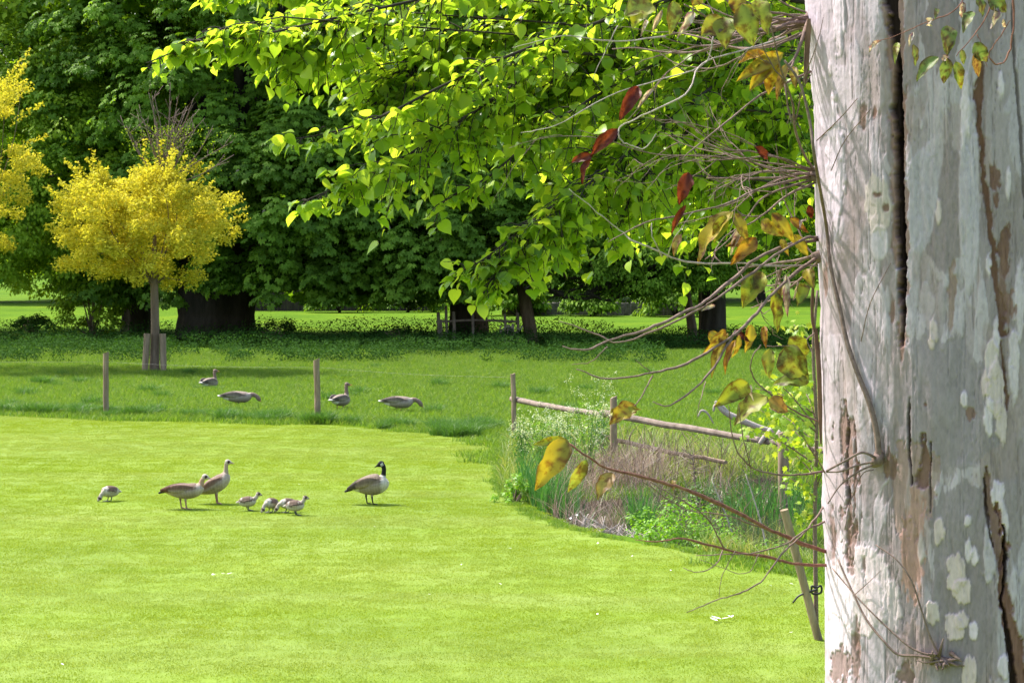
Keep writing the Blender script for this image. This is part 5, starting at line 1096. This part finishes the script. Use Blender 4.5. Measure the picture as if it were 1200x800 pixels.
shoot([([(848, 642, 5.8), (840, 660, 5.75), (820, 668, 5.7), (800, 664, 5.7)], [.0028, .0012]), ([(848, 642, 5.8), (832, 612, 5.75), (800, 585, 5.7), (760, 562, 5.7)], [.0032, .0018]), ([(900, 620, 5.85), (850, 605, 5.8), (805, 598, 5.8), (770, 580, 5.75), (752, 568, 5.7)], [.003, .0014]), ([(862, 645, 5.8), (845, 672, 5.8), (838, 700, 5.8)], [.002, .001]), ([(890, 648, 5.8), (870, 672, 5.8), (815, 656, 5.8)], [.002, .001])])
shoot([([(966, 592, D6), (945, 620, 5.95), (920, 644, 5.85), (888, 680, 5.75), (860, 695, 5.7), (840, 700, 5.7), (804, 714, 5.65)], [.0042, .0015]), ([(968, 610, D6), (940, 624, 5.9), (915, 640, 5.85), (870, 652, 5.8), (815, 655, 5.8)], [.004, .0015])])
shoot([([(965, 552, D6), (920, 558, 5.9), (880, 548, 5.8), (858, 520, 5.75), (854, 480, 5.7)], [.0045, .002]), ([(880, 548, 5.8), (870, 520, 5.75), (861, 475, 5.7)], [.003, .0015]), ([(968, 555, D6), (950, 530, 5.95), (930, 502, 5.9)], [.003, .0012])])
shoot([([(960, 494, D6), (919, 476, 5.9), (885, 447, 5.85), (879, 425, 5.8), (892, 408, 5.8)], [.004, .002]), ([(955, 390, D6), (935, 404, 5.95), (912, 404, 5.9), (895, 404, 5.9)], [.003, .0018])])
# dense sprays of thin stems
def spray(origin, fan, n, seed, sag=0, name='spray', r=.0035):
    """curved forking stems out of one swollen bud"""
    rg = R(seed); T = Tubes()
    def walk(p0, d, L, r0, depth, curl):
        k = 9; p = [np.array(p0)]; v = np.array(d, float)
        for i in range(k):
            v = v+rg.normal(0, .13, 3)+curl; v /= np.linalg.norm(v); p.append(p[-1]+v*L/k)
        p = np.array(p); T.add(smooth_path(p, 3), [r0, r0*.75, r0*.35], 5, rg.random())
        if depth > 0:
            for _ in range(rg.integers(1, 4)):
                i = rg.integers(3, k); dv = p[i]-p[i-1]; dv = dv/np.linalg.norm(dv)+rg.normal(0, .42, 3); walk(p[i], dv, L*rg.uniform(.3, .65), r0*.55, depth-1, curl*1.5+rg.normal(0, .03, 3))
    for i in range(n):
        t = rg.random(); ex = np.interp(t, [0, 1], [fan[0][0], fan[1][0]])+rg.normal(0, 20); ey = np.interp(t, [0, 1], [fan[0][1], fan[1][1]])+rg.normal(0, 14); dd = rg.uniform(5.4, 6.5)
        a = P(origin[0]+2, origin[1]+rg.normal(0, 3), origin[2]); e = P(ex, ey, dd); L = np.linalg.norm(e-a)*rg.uniform(.55, 1.1); d0 = (e-a)/np.linalg.norm(e-a)+np.array((0, 0, rg.normal(0, .18)))
        walk(a, d0, L, r*rg.uniform(.7, 1.4), 2, np.array((0, 0, -np.sign(d0[2])*.02))+rg.normal(0, .02, 3))
    b = P(origin[0]+6, origin[1], origin[2]); T.add([b+(.03, 0, 0), b+(-.005, -.005, 0), b+(-.03, -.01, 0)], [.028, .020, .007], 8)
    return T.build(name, M['twig'], euc, origin=E)
spray((952, 18, D6), ((700, 46), (800, -30)), 6, 301); spray((950, 32, D6), ((690, 40), (640, 95)), 4, 302, r=.004); spray((952, 28, D6), ((820, -10), (860, 60)), 7, 303, r=.005)
spray((956, 205, D6), ((790, 120), (765, 205)), 8, 304, r=.003); spray((956, 208, D6), ((860, 190), (760, 215)), 6, 305, r=.0032); spray((958, 300, D6), ((890, 270), (860, 350)), 4, 306)
shoot([([(921, 79-36, 5.9), (870, 60, 5.8), (821, 79, 5.7), (799, 116, 5.6), (750, 139, 5.6), (724, 154, 5.6), (727, 171, 5.6), (741, 178, 5.6), (754, 178, 5.6), (768, 161, 5.6)], [.0035, .0018]), ([(836, 43, 5.7), (821, 79, 5.7), (724, 109, 5.6), (650, 150, 5.5), (610, 160, 5.5)], [.003, .0012]), ([(780, 43, 5.8), (712, 49, 5.7), (660, 41, 5.6), (600, 56, 5.6)], [.0035, .0012]), ([(724, 30, 5.7), (700, 75, 5.7), (690, 95, 5.7)], [.002, .001])], mat='twig_grey')
# the long dark shoot that runs down over the trunk to a knot
pl = [(919, 71), (937, 97), (949, 142), (955, 187)]; T = Tubes(); p = [P(x, y, 5.72) for x, y in pl]+[on_trunk(x, y, .014) for x, y in ((968, 262), (973, 310), (984, 360), (993, 402), (1006, 440), (1018, 470), (1027, 505), (1030, 535))]
T.add(smooth_path(p, 6), [.003, .005, .0085], 8); T.add(smooth_path([on_trunk(1030, 530, 0), on_trunk(1028, 540, .02), on_trunk(1022, 545, .01)], 4), [.012, .016, .006], 8)
for (pl, r) in (([(1026, 536), (1010, 530), (990, 540), (968, 552)], .004), ([(1024, 541), (1005, 545), (985, 552), (968, 553)], .003), ([(1022, 545), (1005, 553), (985, 568), (970, 590)], .0025), ([(1024, 550), (1010, 556), (996, 590), (990, 620)], .0016)): T.add(smooth_path([on_trunk(x, y, .03+.03*i) for i, (x, y) in enumerate(pl)], 5), [r, r*.7], 6)
T.build('shoot', M['twig'], euc, origin=E)
T = Tubes()
for (pl, r) in (([(1100, 771), (1075, 768), (1052, 766), (1035, 750), (1015, 725), (1000, 695), (982, 655)], .0042), ([(1098, 769), (1070, 760), (1040, 735), (1005, 700), (975, 665)], .003), ([(1102, 770), (1090, 745), (1080, 715), (1068, 680), (1050, 655), (1026, 638)], .0032), ([(1100, 774), (1085, 776), (1074, 773)], .003), ([(1002, 696), (1020, 680), (1032, 668)], .0012)): T.add(smooth_path([on_trunk(x, y, .006+.010*min(i, 3)) for i, (x, y) in enumerate(pl)], 5), [r, r*.5], 6)
rg = R(310)
for i in range(16):
    a = on_trunk(1103+rg.normal(0, 5), 772+rg.normal(0, 4), 0); e = a+np.array((rg.normal(0, .03), -.03, rg.normal(0, .022))); T.add([a, (a+e)/2, e], [.007, .002], 5, rg.random())
T.build('shoot', M['twig'], euc, origin=E)
T = Tubes()
for pl in ([(957, 165), (985, 138), (1005, 115)], [(974, 200), (990, 165), (1021, 127)], [(1009, 400), (1020, 355), (1044, 308)]): T.add(smooth_path([on_trunk(x, y, .008) for x, y in pl], 5), [.0016, .001], 5)
T.build('shoot', M['twig'], euc, origin=E)
# hanging strips of bark
def strip(pl, w, label=None):
    p = smooth_path([P(*q) for q in pl], 6); n = len(p); ww = np.interp(np.linspace(0, 1, n), [0, .2, .8, 1], [w*.6, w, w*.9, w*.3]); V = []
    for k in range(n):
        for s, dz in ((-1, .004), (0, 0), (1, .004)): V.append(p[k]+np.array((s*ww[k], -dz, 0)))
        V += [p[k]+np.array((ww[k], .006, 0)), p[k]+np.array((-ww[k], .006, 0))]
    i = np.arange(n-1)[:, None]*5; j = np.arange(5)[None]; Q = np.stack([i+j, i+(j+1) % 5, i+5+(j+1) % 5, i+5+j], -1).reshape(-1, 4)
    mesh('bark_strip', np.array(V), [Q], M['bark_strip'], euc, {'rnd': np.full(len(V), .5)}, origin=E)
M['bark_strip'] = barkmat('bark_strip', (.10, .055, .038), (.30, .18, .12), 40, (1, 1, .2), .5, .003)
strip([(948, 22, 6.0), (946, 55, 6.0), (944, 98, 6.0)], .007); strip([(956, 385, 6.1), (960, 440, 6.08), (962, 520, 6.08)], .006); strip([(953, 330, 6.1), (952, 372, 6.1), (958, 400, 6.1)], .004)

# the shoots' leaves, one mesh each
m = MT('old_leaf'); a = m.attr('col').outputs['Color']; nz = m.noise(38, 5, rough=.7); nz2 = m.noise(110, 3)
c = m.mix(m.ramp(nz.outputs['Fac'], [(.50, (0, 0, 0)), (.62, (1, 1, 1))]), a, m.mix(1.0, a, (.55, .34, .35), 'MULTIPLY')); c = m.mix(nz2.outputs['Fac'], c, m.mix(1.0, c, (.75, .8, .7), 'MULTIPLY'))
m.l(c, m.b.inputs['Base Color']); m.b.inputs['Roughness'].default_value = .5; m.b.inputs['Specular IOR Level'].default_value = .3
tr = m.n('ShaderNodeBsdfTranslucent'); m.l(m.mix(1.0, c, (1.2, 1.1, .6), 'MULTIPLY'), tr.inputs['Color']); mx = m.n('ShaderNodeMixShader'); mx.inputs[0].default_value = .4; m.l(m.b.outputs[0], mx.inputs[1]); m.l(tr.outputs[0], mx.inputs[2]); m.l(mx.outputs[0], m.out.inputs['Surface']); m.bump(nz2.outputs['Fac'], .3, .001); OL = m.m
YG = ((.33, .33, .03), (.17, .22, .03)); YE = ((.42, .31, .03), (.24, .20, .03)); OLV = ((.30, .30, .05), (.20, .25, .05)); RD = ((.17, .035, .018), (.10, .02, .012)); BRN = ((.26, .15, .05), (.30, .24, .07)); WHT = ((.62, .55, .52), (.42, .34, .33)); GRN = ((.15, .21, .06), (.19, .17, .06)); ORG = ((.48, .27, .03), (.22, .11, .03))
gl_i = 0
def leafmesh(base, tip, w, colp, d=5.6, bend=.12, face=None, label=None, shrivel=0.0, on=False):
    """leaf from base pixel to tip pixel, w = full width in pixels"""
    global gl_i
    gl_i += 1; rg = R(4000+gl_i); 
    a = on_trunk(*base, .05) if on else P(*base, d); b = (on_trunk(*tip, .06) if on else P(*tip, d+rg.normal(0, .05)*.5)); L = np.linalg.norm(b-a); ax = (b-a)/L
    W = w*np.linalg.norm(a[1])/F*.5; nrm = np.array((rg.normal(0, .35), -1, rg.normal(0, .3)+.25)) if face is None else np.array(face); nrm = nrm-ax*(nrm@ax); nrm /= np.linalg.norm(nrm); sd_ = np.cross(ax, nrm)
    n, mcols = 14, 7; V = []; cl = []; s0 = rg.uniform(0, 99)
    for i in range(n+1):
        t = i/n; prof = math.sin(math.pi*min(1, t**.72))**.8*(1-.25*t) if 0 < t < 1 else 0.02; prof = max(prof, .02)
        ctr = a+ax*L*t+nrm*(math.sin(t*math.pi)*bend*L)+sd_*math.sin(t*2.3)*bend*.5*L
        for j in range(mcols):
            s = (j/(mcols-1)-.5)*2; edge = 1+.10*(noise(np.array([t*9+s0]), np.array([s*2.]), seed=3)[0]-.5)*2-(shrivel*.3*noise(np.array([t*14+s0]), np.array([s*3.]), seed=7)[0])
            x = s*W*prof*edge; z = abs(s)**1.2*W*prof*(.30+shrivel*.8)+(.12*W*math.sin(t*17+s0)*s*s)+shrivel*W*.35*math.sin(t*11+s*4+s0)
            V.append(ctr+sd_*x*(1-shrivel*.25)+nrm*z)
            k = noise(np.array([t*3.2+s0]), np.array([s*1.2+s0]), seed=9)[0]; k = min(1, max(0, (k-.35)*3)); c_ = np.array(colp[0])*(1-k)+np.array(colp[1])*k
            if abs(s) < .05: c_ = c_*1.25
            if noise(np.array([t*7+s0]), np.array([s*3+s0]), seed=13)[0] > .74 or (abs(s) > .9 and k > .6): c_ = c_*np.array((.5, .3, .5))
            cl.append(c_)
    i = np.arange(n)[:, None]*mcols; j = np.arange(mcols-1)[None]; Q = np.stack([i+j, i+j+1, i+mcols+j+1, i+mcols+j], -1).reshape(-1, 4)
    o = mesh('leaf', np.array(V), [Q], OL, euc, {'col': np.array(cl)}, origin=E)
    if label: o['label'] = label
    return o
LV = [((662, 514), (625, 523), 12, YG, 5.45), ((664, 514), (629, 576), 34, YE, 5.44), ((687, 538), (667, 577), 18, OLV, 5.45), ((719, 554), (701, 586), 22, BRN, 5.5), ((745, 474), (715, 499), 20, YE, 5.6), ((715, 484), (752, 478), 14, YG, 5.62),
 ((877, 448), (838, 478), 22, YG, 5.8), ((899, 464), (862, 500), 24, OLV, 5.85), ((900, 468), (924, 482), 22, BRN, 5.86), ((948, 447), (906, 452), 20, OLV, 5.9), ((920, 405), (949, 446), 32, OLV, 5.9),
 ((858, 248), (820, 312), 24, YE, 5.8), ((850, 252), (838, 285), 16, YG, 5.8), ((860, 250), (878, 285), 14, YE, 5.8), ((904, 250), (932, 284), 16, YE, 5.9), ((892, 258), (920, 276), 14, YE, 5.9), ((886, 278), (857, 312), 18, ORG, 5.8), ((880, 282), (850, 290), 14, BRN, 5.85), ((925, 255), (948, 272), 10, ORG, 5.95), ((930, 275), (948, 300), 12, YE, 5.95), ((915, 280), (925, 300), 8, YE, 5.9),
 ((893, 318), (872, 362), 24, YG, 5.85), ((885, 322), (882, 350), 14, OLV, 5.85), ((905, 340), (912, 390), 16, YG, 5.9), ((918, 334), (914, 360), 8, YE, 5.9), ((945, 315), (955, 338), 14, YE, 5.95),
 ((850, 386), (824, 416), 14, YE, 5.75), ((853, 390), (836, 444), 11, YE, 5.75), ((862, 398), (851, 440), 9, ORG, 5.76), ((880, 380), (874, 414), 13, YE, 5.8), ((896, 382), (899, 408), 9, ORG, 5.82), ((902, 408), (903, 444), 14, OLV, 5.85), ((925, 395), (945, 425), 24, YG, 5.92), ((944, 332), (935, 360), 14, YG, 5.9), ((866, 392), (858, 420), 9, YE, 5.78), ((842, 390), (832, 402), 14, YE, 5.75),
 ((748, 101), (727, 143), 22, RD, 5.6), ((724, 151), (693, 184), 20, RD, 5.58), ((695, 183), (669, 192), 14, RD, 5.6), ((693, 185), (684, 217), 13, RD, 5.6), ((807, 202), (797, 241), 22, RD, 5.65), ((804, 240), (788, 276), 10, RD, 5.65), ((798, 274), (791, 301), 12, BRN, 5.66), ((885, 172), (900, 186), 14, RD, 5.85),
 ((918, 62), (864, 98), 18, YE, 5.8), ((912, 66), (880, 108), 18, YE, 5.8), ((908, 68), (902, 112), 16, YE, 5.82), ((898, 62), (866, 76), 12, ORG, 5.8), ((922, 75), (912, 120), 13, BRN, 5.85), ((930, 78), (934, 105), 10, YE, 5.9),
 ((765, 6), (732, 20), 30, OLV, 5.5), ((762, 4), (742, 34), 22, YG, 5.5), ((790, 2), (786, 42), 18, OLV, 5.5), ((812, 14), (795, 46), 16, WHT, 5.55), ((776, 12), (765, 38), 10, WHT, 5.55), ((848, 22), (822, 44), 24, OLV, 5.5), ((848, 20), (852, 58), 24, OLV, 5.5), ((870, 5), (885, 54), 28, OLV, 5.45), ((885, 0), (902, 42), 22, YG, 5.45), ((862, -5), (868, 22), 20, YE, 5.5), ((820, -4), (812, 8), 14, YE, 5.5), ((855, 24), (862, 36), 12, WHT, 5.5), ((758, 24), (752, 44), 7, WHT, 5.55),
 ((766, 104), (748, 128), 8, WHT, 5.62), ((921, 322), (925, 372), 14, WHT, 5.9), ((935, 330), (930, 352), 9, WHT, 5.9), ((945, 258), (938, 268), 8, WHT, 5.95), ((838, 358), (822, 365), 8, WHT, 5.7), ((872, 262), (858, 300), 12, WHT, 5.83), ((880, 450), (884, 470), 6, WHT, 5.8), ((862, 386), (880, 400), 10, RD, 5.8), ((948, 240), (952, 256), 12, RD, 5.97), ((788, 562), (790, 576), 8, BRN, 5.7)]
for (b_, t_, w_, c_, d_) in LV: leafmesh(b_, t_, w_*(1.25 if c_ in (YE, YG, OLV, ORG) and b_[0] > 740 else 1.0), c_, d_, shrivel=.7 if c_ is WHT else (.35 if c_ in (RD, ORG) else .08), bend=.10)
# leafy shoot that hangs in front of the trunk at the top right
shoot([([(1145, -40, 5.3), (1125, 10, 5.3), (1100, 22, 5.3), (1075, 33, 5.3), (1050, 42, 5.3), (1030, 48, 5.3)], [.0026, .001]), ([(1170, -30, 5.3), (1160, 10, 5.3), (1140, 40, 5.3), (1120, 66, 5.3)], [.003, .0015]), ([(1186, -30, 5.3), (1188, 20, 5.3), (1186, 52, 5.3), (1176, 70, 5.3), (1163, 74, 5.3), (1157, 66, 5.3), (1170, 42, 5.3), (1182, 24, 5.3)], [.004, .0015]), ([(1145, 40, 5.3), (1150, 60, 5.3), (1152, 80, 5.3)], [.0015, .001])], mat='twig_red')
for (b_, t_, w_, c_) in (((1100, 67), (1075, 97), 15, GRN), ((1110, 30), (1111, 66), 19, GRN), ((1110, 68), (1107, 98), 14, GRN), ((1120, 72), (1128, 105), 12, OLV), ((1140, 14), (1130, 40), 12, GRN), ((1142, 50), (1158, 72), 16, GRN), ((1142, 62), (1148, 90), 10, BRN), ((1160, -6), (1180, 14), 20, GRN), ((1143, -5), (1152, 20), 14, GRN), ((1166, 5), (1162, 34), 12, WHT), ((1128, 2), (1127, 22), 9, WHT), ((1094, 22), (1092, 32), 9, WHT), ((1098, 10), (1096, 24), 6, GRN), ((1070, 38), (1066, 56), 6, WHT), ((1070, 52), (1073, 78), 9, GRN), ((1052, 50), (1050, 76), 7, OLV), ((1033, 48), (1019, 62), 8, WHT), ((1127, 58), (1130, 76), 7, GRN), ((1112, 66), (1106, 74), 9, WHT), ((1176, 22), (1180, 32), 5, WHT)):
    leafmesh(b_, t_, w_*1.25, c_, 5.28, bend=.1, shrivel=.6 if c_ is WHT else .1)
